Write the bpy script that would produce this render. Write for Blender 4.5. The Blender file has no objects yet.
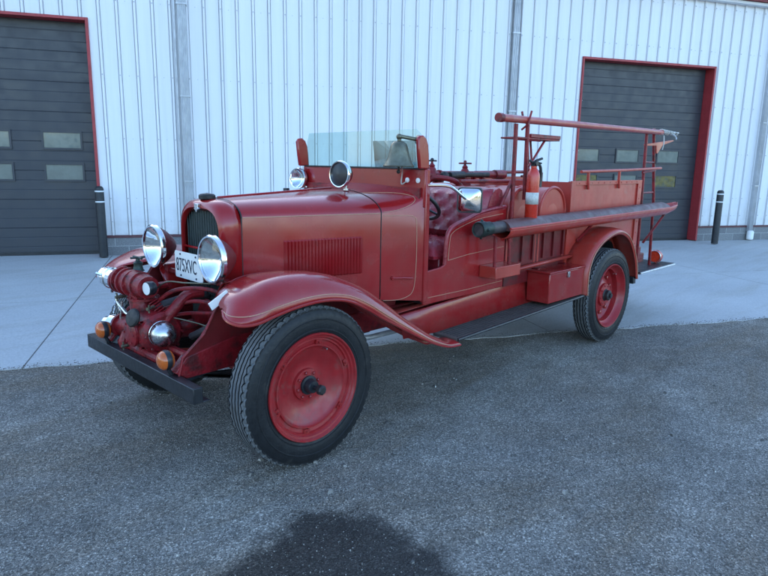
import bpy, bmesh, math, random
from mathutils import Vector, Matrix
random.seed(7)
S = bpy.context.scene
C = S.collection
PI = math.pi
V = Vector

# ------------------------------------------------------------------ materials
def new_mat(name):
    m = bpy.data.materials.new(name); m.use_nodes = True
    nt = m.node_tree; b = nt.nodes['Principled BSDF']
    return m, nt, b
def N(nt, t, **kw):
    n = nt.nodes.new(t)
    for k, v in kw.items():
        if k in n.inputs.keys(): n.inputs[k].default_value = v
        else: setattr(n, k, v)
    return n
def L(nt, a, b): nt.links.new(a, b)
def ramp(nt, fac, stops):
    r = nt.nodes.new('ShaderNodeValToRGB'); e = r.color_ramp.elements
    while len(e) < len(stops): e.new(.5)
    for i, (p, c) in enumerate(stops):
        e[i].position = p; e[i].color = (c[0], c[1], c[2], 1) if not isinstance(c, (int, float)) else (c, c, c, 1)
    L(nt, fac, r.inputs[0]); return r.outputs[0]
def pmat(name, col, rough=.5, metal=0., var=.12, scale=6., bump=0., bscale=40., coat=0., rvar=.1, spec=.5, col2=None, coords='Object', dirt=None, dust=0.):
    m, nt, b = new_mat(name)
    tc = nt.nodes.new('ShaderNodeTexCoord')
    n1 = N(nt, 'ShaderNodeTexNoise', Scale=scale, Detail=6., Roughness=.6); L(nt, tc.outputs[coords], n1.inputs['Vector'])
    a = tuple(c*(1-var) for c in col); z = tuple(min(1, c*(1+var)) for c in (col2 or col))
    co = ramp(nt, n1.outputs[0], [(.32, a), (.68, z)])
    if dirt:
        n3 = N(nt, 'ShaderNodeTexNoise', Scale=dirt[1], Detail=8., Roughness=.7); L(nt, tc.outputs[coords], n3.inputs['Vector'])
        f = ramp(nt, n3.outputs[0], [(dirt[2], 0.), (dirt[2]+.12, dirt[3])])
        mx = nt.nodes.new('ShaderNodeMix'); mx.data_type = 'RGBA'; L(nt, f, mx.inputs[0]); L(nt, co, mx.inputs[6]); mx.inputs[7].default_value = (*dirt[0], 1)
        co = mx.outputs[2]
    if dust:   # road dust settled on the lower panels
        sz = nt.nodes.new('ShaderNodeSeparateXYZ'); L(nt, tc.outputs['Object'], sz.inputs[0])
        hr = N(nt, 'ShaderNodeMapRange', **{'From Min': .50, 'From Max': 1.15, 'To Min': 1., 'To Max': .12}); L(nt, sz.outputs[2], hr.inputs[0])
        nz = N(nt, 'ShaderNodeTexNoise', Scale=7., Detail=9., Roughness=.72); L(nt, tc.outputs[coords], nz.inputs['Vector'])
        mz = nt.nodes.new('ShaderNodeMath'); mz.operation = 'MULTIPLY'; L(nt, hr.outputs[0], mz.inputs[0]); L(nt, ramp(nt, nz.outputs[0], [(.36, 0.), (.70, dust)]), mz.inputs[1])
        mq = nt.nodes.new('ShaderNodeMix'); mq.data_type = 'RGBA'; L(nt, mz.outputs[0], mq.inputs[0]); L(nt, co, mq.inputs[6]); mq.inputs[7].default_value = (.25, .17, .13, 1); co = mq.outputs[2]
    L(nt, co, b.inputs['Base Color'])
    n2 = N(nt, 'ShaderNodeTexNoise', Scale=scale*3.1, Detail=5.); L(nt, tc.outputs[coords], n2.inputs['Vector'])
    ro = ramp(nt, n2.outputs[0], [(.3, max(.02, rough-rvar)), (.7, min(1, rough+rvar))]); L(nt, ro, b.inputs['Roughness'])
    b.inputs['Metallic'].default_value = metal
    b.inputs['Coat Weight'].default_value = coat; b.inputs['Coat Roughness'].default_value = .12
    b.inputs['Specular IOR Level'].default_value = spec
    if bump:
        n4 = N(nt, 'ShaderNodeTexNoise', Scale=bscale, Detail=4.); L(nt, tc.outputs[coords], n4.inputs['Vector'])
        bp = N(nt, 'ShaderNodeBump', Strength=bump, Distance=.01); L(nt, n4.outputs[0], bp.inputs['Height']); L(nt, bp.outputs[0], b.inputs['Normal'])
    return m
M = {}
M['red'] = pmat('red_enamel', (.30, .009, .011), .22, var=.12, scale=2.2, coat=.4, rvar=.10, bump=.12, bscale=3.2, spec=.4, dust=.20, dirt=((.17, .035, .03), 7., .60, .45))
M['red_warm'] = pmat('orange_red_enamel', (.40, .034, .023), .38, dust=.28, var=.12, scale=4., coat=.15, rvar=.1, bump=.06, bscale=12, dirt=((.30, .13, .10), 9., .56, .45))  # lighter, more orange red, less glossy, with dust and blotches
M['red_gear'] = pmat('red_painted_casting', (.22, .010, .015), .40, var=.25, scale=14., bump=.3, bscale=60, spec=.4, dirt=((.03, .012, .012), 11., .50, .75))
M['red_shaded'] = pmat('shaded_grimy_red_panel', (.15, .008, .011), .5, var=.25, scale=6., bump=.1, bscale=40, spec=.35, dirt=((.04, .02, .018), 6., .50, .7))  # darkened red: shade under fender and tray put into the colour, plus grime
M['redwheel'] = pmat('dusty_red_wheel_paint', (.31, .013, .016), .40, var=.14, scale=9, coat=.1, rvar=.12, bump=.05, dirt=((.16, .06, .05), 11., .52, .5))
M['pin'] = pmat('cream_pinstripe', (.50, .25, .16), .4, var=.15)
M['chrome'] = pmat('chrome', (.82, .83, .84), .10, 1., var=.04, scale=20, rvar=.06)
M['mirrorchrome'] = pmat('lamp_reflector', (.88, .89, .90), .06, 1., var=.02, scale=8, rvar=.03)
M['dull_chrome'] = pmat('dull_chrome', (.55, .56, .58), .28, 1., var=.15, scale=30, rvar=.1)
M['black'] = pmat('black_painted_steel', (.016, .018, .022), .38, var=.3, scale=10, bump=.08)
M['tyre'] = pmat('tyre_rubber', (.012, .013, .015), .5, var=.25, scale=18, bump=.15, bscale=80, spec=.35, dirt=((.05, .046, .040), 9., .58, .5))
M['tread'] = pmat('worn_tread_rubber', (.11, .112, .115), .75, var=.25, scale=30, bump=.2, bscale=90)
M['wood'] = pmat('dark_plank', (.085, .068, .056), .7, var=.3, scale=9, bump=.3, bscale=60)
M['seat'] = pmat('oxblood_leather', (.26, .018, .028), .32, var=.25, scale=8, bump=.3, bscale=30, coat=.1)
M['brass'] = pmat('tarnished_brass', (.17, .165, .12), .42, .85, var=.25, scale=25, rvar=.12)
M['greenbrass'] = pmat('green_patina_brass', (.035, .05, .045), .5, .6, var=.3, scale=30)
M['amber'] = pmat('amber_lens', (.50, .10, .012), .22, var=.12, scale=40, coat=.6)
M['redlens'] = pmat('red_lens', (.65, .05, .02), .2, var=.15, scale=40, coat=.6)
M['white'] = pmat('white_enamel', (.78, .78, .76), .45, var=.04, scale=15, dirt=((.4, .38, .35), 30., .6, .4))
M['ink'] = pmat('dark_blue_ink', (.02, .025, .05), .5, var=.1)
M['hose'] = pmat('black_rubber_hose', (.045, .036, .038), .55, var=.3, scale=12, bump=.3, bscale=80, dirt=((.10, .075, .07), 8., .5, .5))
M['ext'] = pmat('extinguisher_red', (.55, .028, .012), .28, var=.06, coat=.4)
M['core'] = pmat('radiator_core', (.03, .045, .045), .55, .0, var=.3, scale=40)
M['iron'] = pmat('dark_greasy_iron', (.03, .028, .028), .55, .3, var=.4, scale=15, bump=.3, bscale=50)
M['rope'] = pmat('pale_rope', (.5, .48, .44), .8, var=.2, scale=50)
M['cover'] = pmat('sun_bleached_maroon_cover', (.105, .042, .038), .42, var=.25, scale=5, bump=.2, bscale=30, dirt=((.16, .12, .11), 7., .52, .5))
M['galv'] = pmat('galvanised_steel', (.44, .45, .47), .45, .4, var=.12, scale=5, rvar=.12)
M['trim'] = pmat('red_steel_trim', (.33, .03, .035), .5, var=.12)
M['bollard'] = pmat('black_bollard_sleeve', (.018, .020, .024), .5, var=.2, scale=6)
M['tape'] = pmat('white_reflective_tape', (.75, .76, .76), .4, var=.06)
M['doorpaint'] = pmat('charcoal_door_paint', (.034, .036, .044), .45, var=.06, scale=2.2, bump=.05, bscale=60)
M['pane'] = pmat('frosted_pane', (.15, .175, .16), .12, var=.12, scale=5)
M['pane_y'] = pmat('yellowish_pane', (.13, .115, .045), .15, var=.4, scale=14, dirt=((.07, .085, .08), 9., .47, .8))
M['wallpaint'] = pmat('white_wall_paint', (.70, .72, .74), .42, var=.035, scale=1.3, rvar=.06, dirt=((.5, .5, .5), 2., .62, .35))
M['block_plain'] = pmat('grey_concrete', (.24, .24, .24), .85, var=.15)
M['roofmat'] = pmat('red_roof_steel', (.35, .03, .035), .45, var=.1)
M['silverpaint'] = pmat('light_grey_pipe', (.5, .51, .52), .4, .5, var=.2, scale=20)

def glass(name, col, rough=0., alpha_mix=.8, ior=1.45):
    m, nt, b = new_mat(name)
    nt.nodes.remove(b); o = nt.nodes['Material Output']
    tr = N(nt, 'ShaderNodeBsdfTransparent', Color=(*col, 1)); gl = N(nt, 'ShaderNodeBsdfGlossy', Roughness=.02)
    fr = N(nt, 'ShaderNodeFresnel', IOR=ior); mx = nt.nodes.new('ShaderNodeMixShader')
    tc = nt.nodes.new('ShaderNodeTexCoord'); n = N(nt, 'ShaderNodeTexNoise', Scale=3., Detail=5.); L(nt, tc.outputs['Object'], n.inputs['Vector'])
    di = N(nt, 'ShaderNodeBsdfDiffuse', Color=(.6, .65, .62, 1)); m2 = nt.nodes.new('ShaderNodeMixShader')
    f = ramp(nt, n.outputs[0], [(.35, 1-alpha_mix-.05), (.7, 1-alpha_mix+.08)])
    gb = nt.nodes.new('ShaderNodeNewGeometry'); iv = nt.nodes.new('ShaderNodeMath'); iv.operation = 'SUBTRACT'; iv.inputs[0].default_value = 1.; L(nt, gb.outputs['Backfacing'], iv.inputs[1])
    fm = nt.nodes.new('ShaderNodeMath'); fm.operation = 'MULTIPLY'; L(nt, fr.outputs[0], fm.inputs[0]); L(nt, iv.outputs[0], fm.inputs[1])
    L(nt, fm.outputs[0], mx.inputs[0]); L(nt, tr.outputs[0], mx.inputs[1]); L(nt, gl.outputs[0], mx.inputs[2])
    L(nt, f, m2.inputs[0]); L(nt, mx.outputs[0], m2.inputs[1]); L(nt, di.outputs[0], m2.inputs[2]); L(nt, m2.outputs[0], o.inputs[0])
    return m
M['glass'] = glass('windscreen_glass', (.80, .90, .87), alpha_mix=.99)
M['lens'] = glass('lamp_lens_glass', (.92, .95, .95), alpha_mix=.97, ior=1.5)

# ------------------------------------------------------------------ mesh helpers
class MB:
    def __init__(s): s.v = []; s.f = []; s.m = []; s.mi = 0
    def add(s, vs, fs):
        o = len(s.v); s.v += [tuple(v) for v in vs]; s.f += [tuple(i+o for i in f) for f in fs]; s.m += [s.mi]*len(fs)
    def box(s, x0, x1, y0, y1, z0, z1, R=None, T=None):
        vs = [V((x, y, z)) for x in (x0, x1) for y in (y0, y1) for z in (z0, z1)]
        if R: vs = [R @ v for v in vs]
        if T: vs = [v+V(T) for v in vs]
        s.add(vs, [(0, 1, 3, 2), (4, 6, 7, 5), (0, 4, 5, 1), (2, 3, 7, 6), (0, 2, 6, 4), (1, 5, 7, 3)])
    def prism(s, poly, ax, a, b):
        # poly: 2d points in the other two axes (in xyz order), extruded along ax from a to b
        def mk(p, h):
            q = list(p); q.insert('xyz'.index(ax), h); return q
        n = len(poly); s.add([mk(p, a) for p in poly]+[mk(p, b) for p in poly],
              [tuple(range(n))[::-1], tuple(range(n, 2*n))]+[(i, (i+1) % n, (i+1) % n+n, i+n) for i in range(n)])
    def loft(s, rings, closed=True, cap=True, wrap=False):
        n = len(rings[0]); vs = [p for r in rings for p in r]; fs = []
        k = len(rings)
        for i in range(k if wrap else k-1):
            for j in range(n if closed else n-1):
                a = i*n+j; b = i*n+(j+1) % n; c = ((i+1) % k)*n+(j+1) % n; d = ((i+1) % k)*n+j
                fs.append((a, b, c, d))
        if cap and closed and not wrap:
            fs.append(tuple(range(n))[::-1]); fs.append(tuple((k-1)*n+j for j in range(n)))
        s.add(vs, fs)
    def tube(s, pts, r, n=10, cap=True, smooth=0):
        pts = [V(p) for p in pts]
        if smooth: pts = cr(pts, smooth)
        rs = r if isinstance(r, (list, tuple)) else [r]*len(pts)
        if len(rs) != len(pts): rs = [rs[0]+(rs[-1]-rs[0])*i/(len(pts)-1) for i in range(len(pts))]
        rings = []; up = None
        for i, p in enumerate(pts):
            t = (pts[min(i+1, len(pts)-1)]-pts[max(i-1, 0)]).normalized()
            if up is None:
                up = V((0, 0, 1)) if abs(t.z) < .9 else V((1, 0, 0))
            u = (up-t*up.dot(t)).normalized(); w = t.cross(u); up = u
            rings.append([p+(u*math.cos(a)+w*math.sin(a))*rs[i] for a in [2*PI*k/n for k in range(n)]])
        s.loft(rings, True, cap)
    def lathe(s, prof, c, ax, n=32, cap=True):
        # prof (r,h) along ax from c
        ax = V(ax).normalized(); c = V(c)
        u = ax.cross(V((0, 0, 1)) if abs(ax.z) < .9 else V((1, 0, 0))).normalized(); w = ax.cross(u)
        rings = [[c+ax*h+(u*math.cos(a)+w*math.sin(a))*max(r, 1e-4) for a in [2*PI*k/n for k in range(n)]] for r, h in prof]
        s.loft(rings, True, cap)
    def sphere(s, c, r, n=16, sc=(1, 1, 1)):
        c = V(c); rings = []
        for i in range(n//2+1):
            th = PI*i/(n//2); rr = max(math.sin(th), 1e-3)
            rings.append([c+V((rr*math.cos(2*PI*k/n)*r*sc[0], rr*math.sin(2*PI*k/n)*r*sc[1], math.cos(th)*r*sc[2])) for k in range(n)])
        s.loft(rings, True, True)
    def build(s, name, mat, parent=None, bevel=0., solid=0., sharp=35, subsurf=0, offset=-1):
        me = bpy.data.meshes.new(name); me.from_pydata(s.v, [], s.f)
        mats = mat if isinstance(mat, (list, tuple)) else [mat]
        for mt in mats: me.materials.append(M[mt] if isinstance(mt, str) else mt)
        if len(mats) > 1: me.polygons.foreach_set('material_index', s.m)
        bm = bmesh.new(); bm.from_mesh(me); bmesh.ops.recalc_face_normals(bm, faces=bm.faces); bm.to_mesh(me); bm.free()
        me.polygons.foreach_set('use_smooth', [True]*len(me.polygons)); me.set_sharp_from_angle(angle=math.radians(sharp)); me.update()
        o = bpy.data.objects.new(name, me); C.objects.link(o)
        if parent: o.parent = parent
        if solid:
            md = o.modifiers.new('solid', 'SOLIDIFY'); md.thickness = solid; md.offset = offset
        if bevel:
            md = o.modifiers.new('bev', 'BEVEL'); md.width = bevel; md.segments = 2; md.limit_method = 'ANGLE'; md.angle_limit = math.radians(40)
        if subsurf:
            md = o.modifiers.new('sub', 'SUBSURF'); md.levels = md.render_levels = subsurf
        return o
def cr(P, k):   # Catmull-Rom
    out = []
    for i in range(len(P)-1):
        a = P[max(i-1, 0)]; b = P[i]; c = P[i+1]; d = P[min(i+2, len(P)-1)]
        for j in range(k):
            t = j/k; out.append(.5*((2*b)+(c-a)*t+(2*a-5*b+4*c-d)*t*t+(3*b-a-3*c+d)*t**3))
    return out+[P[-1]]
def crn(rows, k):  # Catmull-Rom on tuples of floats
    R = [V(r) if len(r) <= 4 else r for r in rows]
    out = []
    for i in range(len(rows)-1):
        a, b, c, d = rows[max(i-1, 0)], rows[i], rows[i+1], rows[min(i+2, len(rows)-1)]
        for j in range(k):
            t = j/k; out.append(tuple(.5*(2*B+(Cc-A)*t+(2*A-5*B+4*Cc-D)*t*t+(3*B-A-3*Cc+D)*t**3) for A, B, Cc, D in zip(a, b, c, d)))
    return out+[tuple(rows[-1])]
def empty(name, loc=(0, 0, 0), rz=0):
    o = bpy.data.objects.new(name, None); C.objects.link(o); o.location = loc; o.rotation_euler = (0, 0, rz); o.empty_display_size = .1; return o
def tag(o, label=None, cat=None, group=None, kind=None):
    if label: o['label'] = label
    if cat: o['category'] = cat
    if group: o['group'] = group
    if kind: o['kind'] = kind
    return o
def text_mesh(name, body, size, mat, parent, mw, extrude=.0012, shear=0, spacing=1.0):
    cu = bpy.data.curves.new(name, 'FONT'); cu.body = body; cu.size = size; cu.extrude = extrude; cu.align_x = 'CENTER'; cu.align_y = 'CENTER'; cu.space_character = spacing; cu.resolution_u = 6
    tmp = bpy.data.objects.new('tmp', cu); C.objects.link(tmp); bpy.context.view_layer.update()
    dg = bpy.context.evaluated_depsgraph_get(); me = bpy.data.meshes.new_from_object(tmp.evaluated_get(dg)); bpy.data.objects.remove(tmp)
    me.transform(mw); me.materials.clear(); me.materials.append(M[mat])
    o = bpy.data.objects.new(name, me); C.objects.link(o); o.parent = parent; return o

# ================================================================== SETTING
TH = -0.494895; OX, OY = 1.99495, 7.01966
Tv = V((math.cos(TH), math.sin(TH), 0)); Nv = V((-Tv.y, Tv.x, 0))   # Nv points away from camera
def WP(s, off, z): return V((OX, OY, 0))+Tv*s-Nv*off+V((0, 0, z))

# ---- ground
m, nt, b = new_mat('gravelly_asphalt')
tc = nt.nodes.new('ShaderNodeTexCoord')
n_big = N(nt, 'ShaderNodeTexNoise', Scale=.55, Detail=6., Roughness=.62); L(nt, tc.outputs['Object'], n_big.inputs['Vector'])
n_mid = N(nt, 'ShaderNodeTexNoise', Scale=4.5, Detail=8., Roughness=.7); L(nt, tc.outputs['Object'], n_mid.inputs['Vector'])
v_f = N(nt, 'ShaderNodeTexVoronoi', Scale=150.); L(nt, tc.outputs['Object'], v_f.inputs['Vector'])
v_c = N(nt, 'ShaderNodeTexVoronoi', Scale=42.); L(nt, tc.outputs['Object'], v_c.inputs['Vector'])
base = ramp(nt, n_big.outputs[0], [(.33, (.18, .165, .146)), (.50, (.265, .243, .214)), (.66, (.36, .33, .287))])
mid = ramp(nt, n_mid.outputs[0], [(.30, .78), (.50, .98), (.70, 1.15)])
n_d = N(nt, 'ShaderNodeTexNoise', Scale=.9, Detail=7., Roughness=.7, Distortion=.6); mpd = nt.nodes.new('ShaderNodeMapping'); mpd.inputs['Rotation'].default_value = (0, 0, .5); mpd.inputs['Scale'].default_value = (.45, 1.3, 1); mpd.inputs['Location'].default_value = (3.1, 1.7, 0); L(nt, tc.outputs['Object'], mpd.inputs[0]); L(nt, mpd.outputs[0], n_d.inputs['Vector'])
mdr = nt.nodes.new('ShaderNodeMix'); mdr.data_type = 'RGBA'; L(nt, ramp(nt, n_d.outputs[0], [(.46, 0.), (.62, .75)]), mdr.inputs[0]); L(nt, base, mdr.inputs[6]); mdr.inputs[7].default_value = (.21, .165, .12, 1); base = mdr.outputs[2]
mu = nt.nodes.new('ShaderNodeMix'); mu.data_type = 'RGBA'; mu.blend_type = 'MULTIPLY'; mu.inputs[0].default_value = 1.; L(nt, base, mu.inputs[6]); L(nt, mid, mu.inputs[7])
sep = nt.nodes.new('ShaderNodeSeparateColor'); L(nt, v_f.outputs['Color'], sep.inputs[0])
st = ramp(nt, sep.outputs[0], [(.0, .40), (.3, .70), (.7, 1.05), (.9, 1.5), (1., 2.3)])
mu2 = nt.nodes.new('ShaderNodeMix'); mu2.data_type = 'RGBA'; mu2.blend_type = 'MULTIPLY'; mu2.inputs[0].default_value = 1.; L(nt, mu.outputs[2], mu2.inputs[6]); L(nt, st, mu2.inputs[7])
# wet stain with its own outline near the camera
geo = nt.nodes.new('ShaderNodeNewGeometry')
def blob(cx, cy, rx, ry, ang):
    mp = nt.nodes.new('ShaderNodeMapping'); mp.vector_type = 'TEXTURE'; mp.inputs['Location'].default_value = (cx, cy, 0); mp.inputs['Rotation'].default_value = (0, 0, ang); mp.inputs['Scale'].default_value = (rx, ry, 1)
    L(nt, geo.outputs['Position'], mp.inputs[0])
    ln = nt.nodes.new('ShaderNodeVectorMath'); ln.operation = 'LENGTH'; L(nt, mp.outputs[0], ln.inputs[0])
    nn = N(nt, 'ShaderNodeTexNoise', Scale=3.6, Detail=10., Roughness=.74); L(nt, geo.outputs['Position'], nn.inputs['Vector'])
    ad = nt.nodes.new('ShaderNodeMath'); ad.operation = 'MULTIPLY_ADD'; L(nt, nn.outputs[0], ad.inputs[0]); ad.inputs[1].default_value = 1.3; L(nt, ln.outputs['Value'], ad.inputs[2])
    return ramp(nt, ad.outputs[0], [(.0, 1.), (.001, 1.), (1., 1.)]), ad.outputs[0]
_, dist = blob(-.72, -1.80, .49, .72, -.785)
mr = N(nt, 'ShaderNodeMapRange', **{'From Min': 1.60, 'From Max': 1.82, 'To Min': 1., 'To Max': 0.}); L(nt, dist, mr.inputs[0])
wet = mr.outputs[0]
mx = nt.nodes.new('ShaderNodeMix'); mx.data_type = 'RGBA'; L(nt, wet, mx.inputs[0]); L(nt, mu2.outputs[2], mx.inputs[6])
dk = nt.nodes.new('ShaderNodeMix'); dk.data_type = 'RGBA'; dk.blend_type = 'MULTIPLY'; dk.inputs[0].default_value = 1.; L(nt, mu2.outputs[2], dk.inputs[6]); dk.inputs[7].default_value = (.20, .20, .21, 1)
L(nt, dk.outputs[2], mx.inputs[7]); L(nt, mx.outputs[2], b.inputs['Base Color'])
rr = N(nt, 'ShaderNodeMapRange', **{'From Min': 0., 'From Max': 1., 'To Min': .9, 'To Max': .5}); L(nt, wet, rr.inputs[0]); L(nt, rr.outputs[0], b.inputs['Roughness'])
b.inputs['Specular IOR Level'].default_value = .3
b1 = N(nt, 'ShaderNodeBump', Strength=1., Distance=.008); L(nt, v_f.outputs['Distance'], b1.inputs['Height'])
b2 = N(nt, 'ShaderNodeBump', Strength=.5, Distance=.03); L(nt, n_mid.outputs[0], b2.inputs['Height']); L(nt, b1.outputs[0], b2.inputs['Normal']); L(nt, b2.outputs[0], b.inputs['Normal'])
M['asphalt'] = m
g = MB(); g.add([(-900, -900, 0), (900, -900, 0), (900, 900, 0), (-900, 900, 0)], [(0, 1, 2, 3)])
tag(g.build('ground', 'asphalt'), 'grey gravelly asphalt yard with a dark wet stain near the bottom', None, None, 'structure')

# dry field beyond the yard, behind the camera (seen in chrome and paint)
M['drygrass'] = pmat('dry_grass', (.30, .24, .12), .9, var=.3, scale=.2)
g = MB(); g.add([WP(-300, 34, .004), WP(300, 34, .004), WP(300, 600, .004), WP(-300, 600, .004)], [(0, 1, 2, 3)])
tag(g.build('field', 'drygrass'), None, None, None, 'structure')

M['added_hillgreen'] = pmat('added_scrubby_hill', (.07, .075, .035), .95, var=.4, scale=.05)  # unseen ridge, added to give chrome and paint a horizon band to reflect
g = MB(); rr_ = []
for k in range(61):
    s_ = -600+20*k; h_ = 16+7*math.sin(k*.45)+4*math.sin(k*1.3+1)
    rr_.append([WP(s_, 250, -1), WP(s_, 275, h_*.7), WP(s_, 300, h_), WP(s_, 420, -1)])
g.loft(rr_, closed=False, cap=False); tag(g.build('added_hills', 'added_hillgreen'), None, None, None, 'structure')
# ---- concrete apron
m, nt, b = new_mat('brushed_concrete')
tc = nt.nodes.new('ShaderNodeTexCoord')
n1 = N(nt, 'ShaderNodeTexNoise', Scale=.7, Detail=8., Roughness=.6); L(nt, tc.outputs['Object'], n1.inputs['Vector'])
n2 = N(nt, 'ShaderNodeTexNoise', Scale=60., Detail=4.); L(nt, tc.outputs['Object'], n2.inputs['Vector'])
mp = nt.nodes.new('ShaderNodeMapping'); mp.inputs['Scale'].default_value = (.5, 3.5, 1); L(nt, tc.outputs['Object'], mp.inputs[0])
n3 = N(nt, 'ShaderNodeTexNoise', Scale=1.1, Detail=7., Roughness=.65, Distortion=.4); L(nt, mp.outputs[0], n3.inputs['Vector'])
c1 = ramp(nt, n1.outputs[0], [(.3, (.42, .415, .405)), (.7, (.50, .495, .48))])
f3 = ramp(nt, n3.outputs[0], [(.50, 0.), (.70, .8)])
mxa = nt.nodes.new('ShaderNodeMix'); mxa.data_type = 'RGBA'; L(nt, f3, mxa.inputs[0]); L(nt, c1, mxa.inputs[6]); mxa.inputs[7].default_value = (.385, .365, .33, 1)
f2 = ramp(nt, n2.outputs[0], [(.3, .86), (.7, 1.1)])
mxb = nt.nodes.new('ShaderNodeMix'); mxb.data_type = 'RGBA'; mxb.blend_type = 'MULTIPLY'; mxb.inputs[0].default_value = 1.; L(nt, mxa.outputs[2], mxb.inputs[6]); L(nt, f2, mxb.inputs[7])
L(nt, mxb.outputs[2], b.inputs['Base Color']); b.inputs['Roughness'].default_value = .8
bb = N(nt, 'ShaderNodeBump', Strength=.25, Distance=.004); L(nt, n2.outputs[0], bb.inputs['Height']); L(nt, bb.outputs[0], b.inputs['Normal'])
M['concrete'] = m
eA = V((-.7607, 1.9323, 0)); eB = V((5.5029, -1.5889, 0)); eD = (eB-eA).normalized()
apron = tag(empty('concrete_apron'), None, None, None, 'structure')
# slabs cut by sawn joints running out from the wall, 10 mm gaps
cuts = [-60, -24, -18, -12, -8.2, -3.95, .14, 4.6, 8.9, 13.2, 17.5, 24, 60]
def edge_off(s):   # distance in front of the wall where the apron ends
    p0 = V((OX, OY, 0))+Tv*s; # solve p0 - Nv*o on edge line
    nE = V((-eD.y, eD.x, 0)); return (p0-eA).dot(nE)/Nv.dot(nE)
g = MB()
for i in range(len(cuts)-1):
    a, c = cuts[i]+.006, cuts[i+1]-.006
    # two rows
    oa, oc = edge_off(a), edge_off(c)
    k = max(2, int((c-a)/.12)); fr = []
    for j in range(k+1):
        s = a+(c-a)*j/k; o = edge_off(s)+.018*math.sin(s*5.1)+.012*math.sin(s*13.7+1)+random.uniform(-.012, .012)
        fr.append((s, o))
    for (lo, hi) in ((-.3, 3.4), (3.412, None)):
        if hi is not None: ring = [(a, lo), (c, lo), (c, hi), (a, hi)]
        else: ring = [(a, lo), (c, lo)]+fr[::-1]
        n = len(ring); vs = [WP(s, o, .0055) for s, o in ring]+[WP(s, o, -.03) for s, o in ring]
        g.add(vs, [tuple(range(n))]+[(q, q+n, (q+1) % n+n, (q+1) % n) for q in range(n)])
o = g.build('slab', 'concrete', apron); tag(o, None, None, None, 'structure')
g = MB(); g.add([WP(-60, -.3, .004), WP(60, -.3, .004), WP(60, min(edge_off(60)-.1, 400), .004), WP(-60, edge_off(-60)-.1, .004)], [(0, 1, 2, 3)])
o = g.build('joint_filler', pmat('dark_joint_filler', (.12, .115, .11), .9), apron)

# ---- loose gravel: one mass
m, nt, b = new_mat('loose_stones')
ge = nt.nodes.new('ShaderNodeNewGeometry'); L(nt, ramp(nt, ge.outputs['Random Per Island'], [(0, (.05, .048, .046)), (.45, (.14, .13, .118)), (.8, (.25, .23, .20)), (.95, (.40, .37, .33)), (1, (.6, .57, .52))]), b.inputs['Base Color']); b.inputs['Roughness'].default_value = .85
M['stones'] = m
g = MB(); rnd = random.Random(3)
cam_xy = V((-1.903, -3.130, 0)); nE = V((-eD.y, eD.x, 0))
def stone(x, y, r, z=0.):
    a = rnd.uniform(0, 6.28); q = [(math.cos(a+k*1.2566)*r*rnd.uniform(.7, 1.15), math.sin(a+k*1.2566)*r*rnd.uniform(.7, 1.15)) for k in range(5)]
    h = r*rnd.uniform(.5, .9); tx, ty = rnd.uniform(-.3, .3)*r, rnd.uniform(-.3, .3)*r
    vs = [(x+u, y+v, z-.001) for u, v in q]+[(x+tx+u*.62, y+ty+v*.62, z+h*rnd.uniform(.75, 1.1)) for u, v in q]
    g.add(vs, [(5, 6, 7, 8, 9)]+[(k, (k+1) % 5, (k+1) % 5+5, k+5) for k in range(5)])
cnt = 0
while cnt < 85000:
    d = .9+rnd.random()**1.35*9.0; an = .7975+rnd.uniform(-.68, .68)
    x = cam_xy.x+math.sin(an)*d; y = cam_xy.y+math.cos(an)*d
    sd = (V((x, y, 0))-eA).dot(nE)
    if sd > .01: continue
    den = .5+.5*math.sin(x*1.7+math.sin(y*2.3)*1.5)*math.sin(y*1.3+x*.6)
    if rnd.random() > .55+.45*den: continue
    u_ = (x+.68)*.7071-(y+1.80)*.7071; w_ = (x+.68)*.7071+(y+1.80)*.7071
    if (u_/.56)**2+(w_/.74)**2 < 1.25 and rnd.random() < .88: continue
    r = .0020+.0030*rnd.random()**2
    if rnd.random() < .006: r = rnd.uniform(.006, .010)
    if rnd.random() < .0009: r = rnd.uniform(.010, .020)
    stone(x, y, r); cnt += 1
for k in range(3500):   # crumbs pushed onto the edge of the concrete
    t = rnd.uniform(-3, 9); q = eA+eD*t+nE*(abs(rnd.gauss(0, .05))-.012); stone(q.x, q.y, rnd.uniform(.002, .006), .0055)
tag(g.build('loose_gravel', 'stones', sharp=20), 'small loose stones scattered over the asphalt yard', None, None, 'stuff')

# wall paint with sheet-to-sheet shade and faint rain streaks
m, nt, b = new_mat('white_ribbed_sheet')
tc = nt.nodes.new('ShaderNodeTexCoord'); sx = nt.nodes.new('ShaderNodeSeparateXYZ'); L(nt, tc.outputs['Object'], sx.inputs[0])
dv = nt.nodes.new('ShaderNodeMath'); dv.operation = 'MULTIPLY'; L(nt, sx.outputs[0], dv.inputs[0]); dv.inputs[1].default_value = 1/1.018
fl = nt.nodes.new('ShaderNodeMath'); fl.operation = 'FLOOR'; L(nt, dv.outputs[0], fl.inputs[0])
wn = nt.nodes.new('ShaderNodeTexWhiteNoise'); wn.noise_dimensions = '1D'; L(nt, fl.outputs[0], wn.inputs['W'])
sheet = ramp(nt, wn.outputs[0], [(0, (.72, .72, .735)), (1, (.765, .765, .775))])
mp = nt.nodes.new('ShaderNodeMapping'); mp.inputs['Scale'].default_value = (9, 1, .35); L(nt, tc.outputs['Object'], mp.inputs[0])
ns = N(nt, 'ShaderNodeTexNoise', Scale=1., Detail=6., Roughness=.65); L(nt, mp.outputs[0], ns.inputs['Vector'])
stk = ramp(nt, ns.outputs[0], [(.30, .93), (.55, 1.0), (1, 1.01)])
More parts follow.
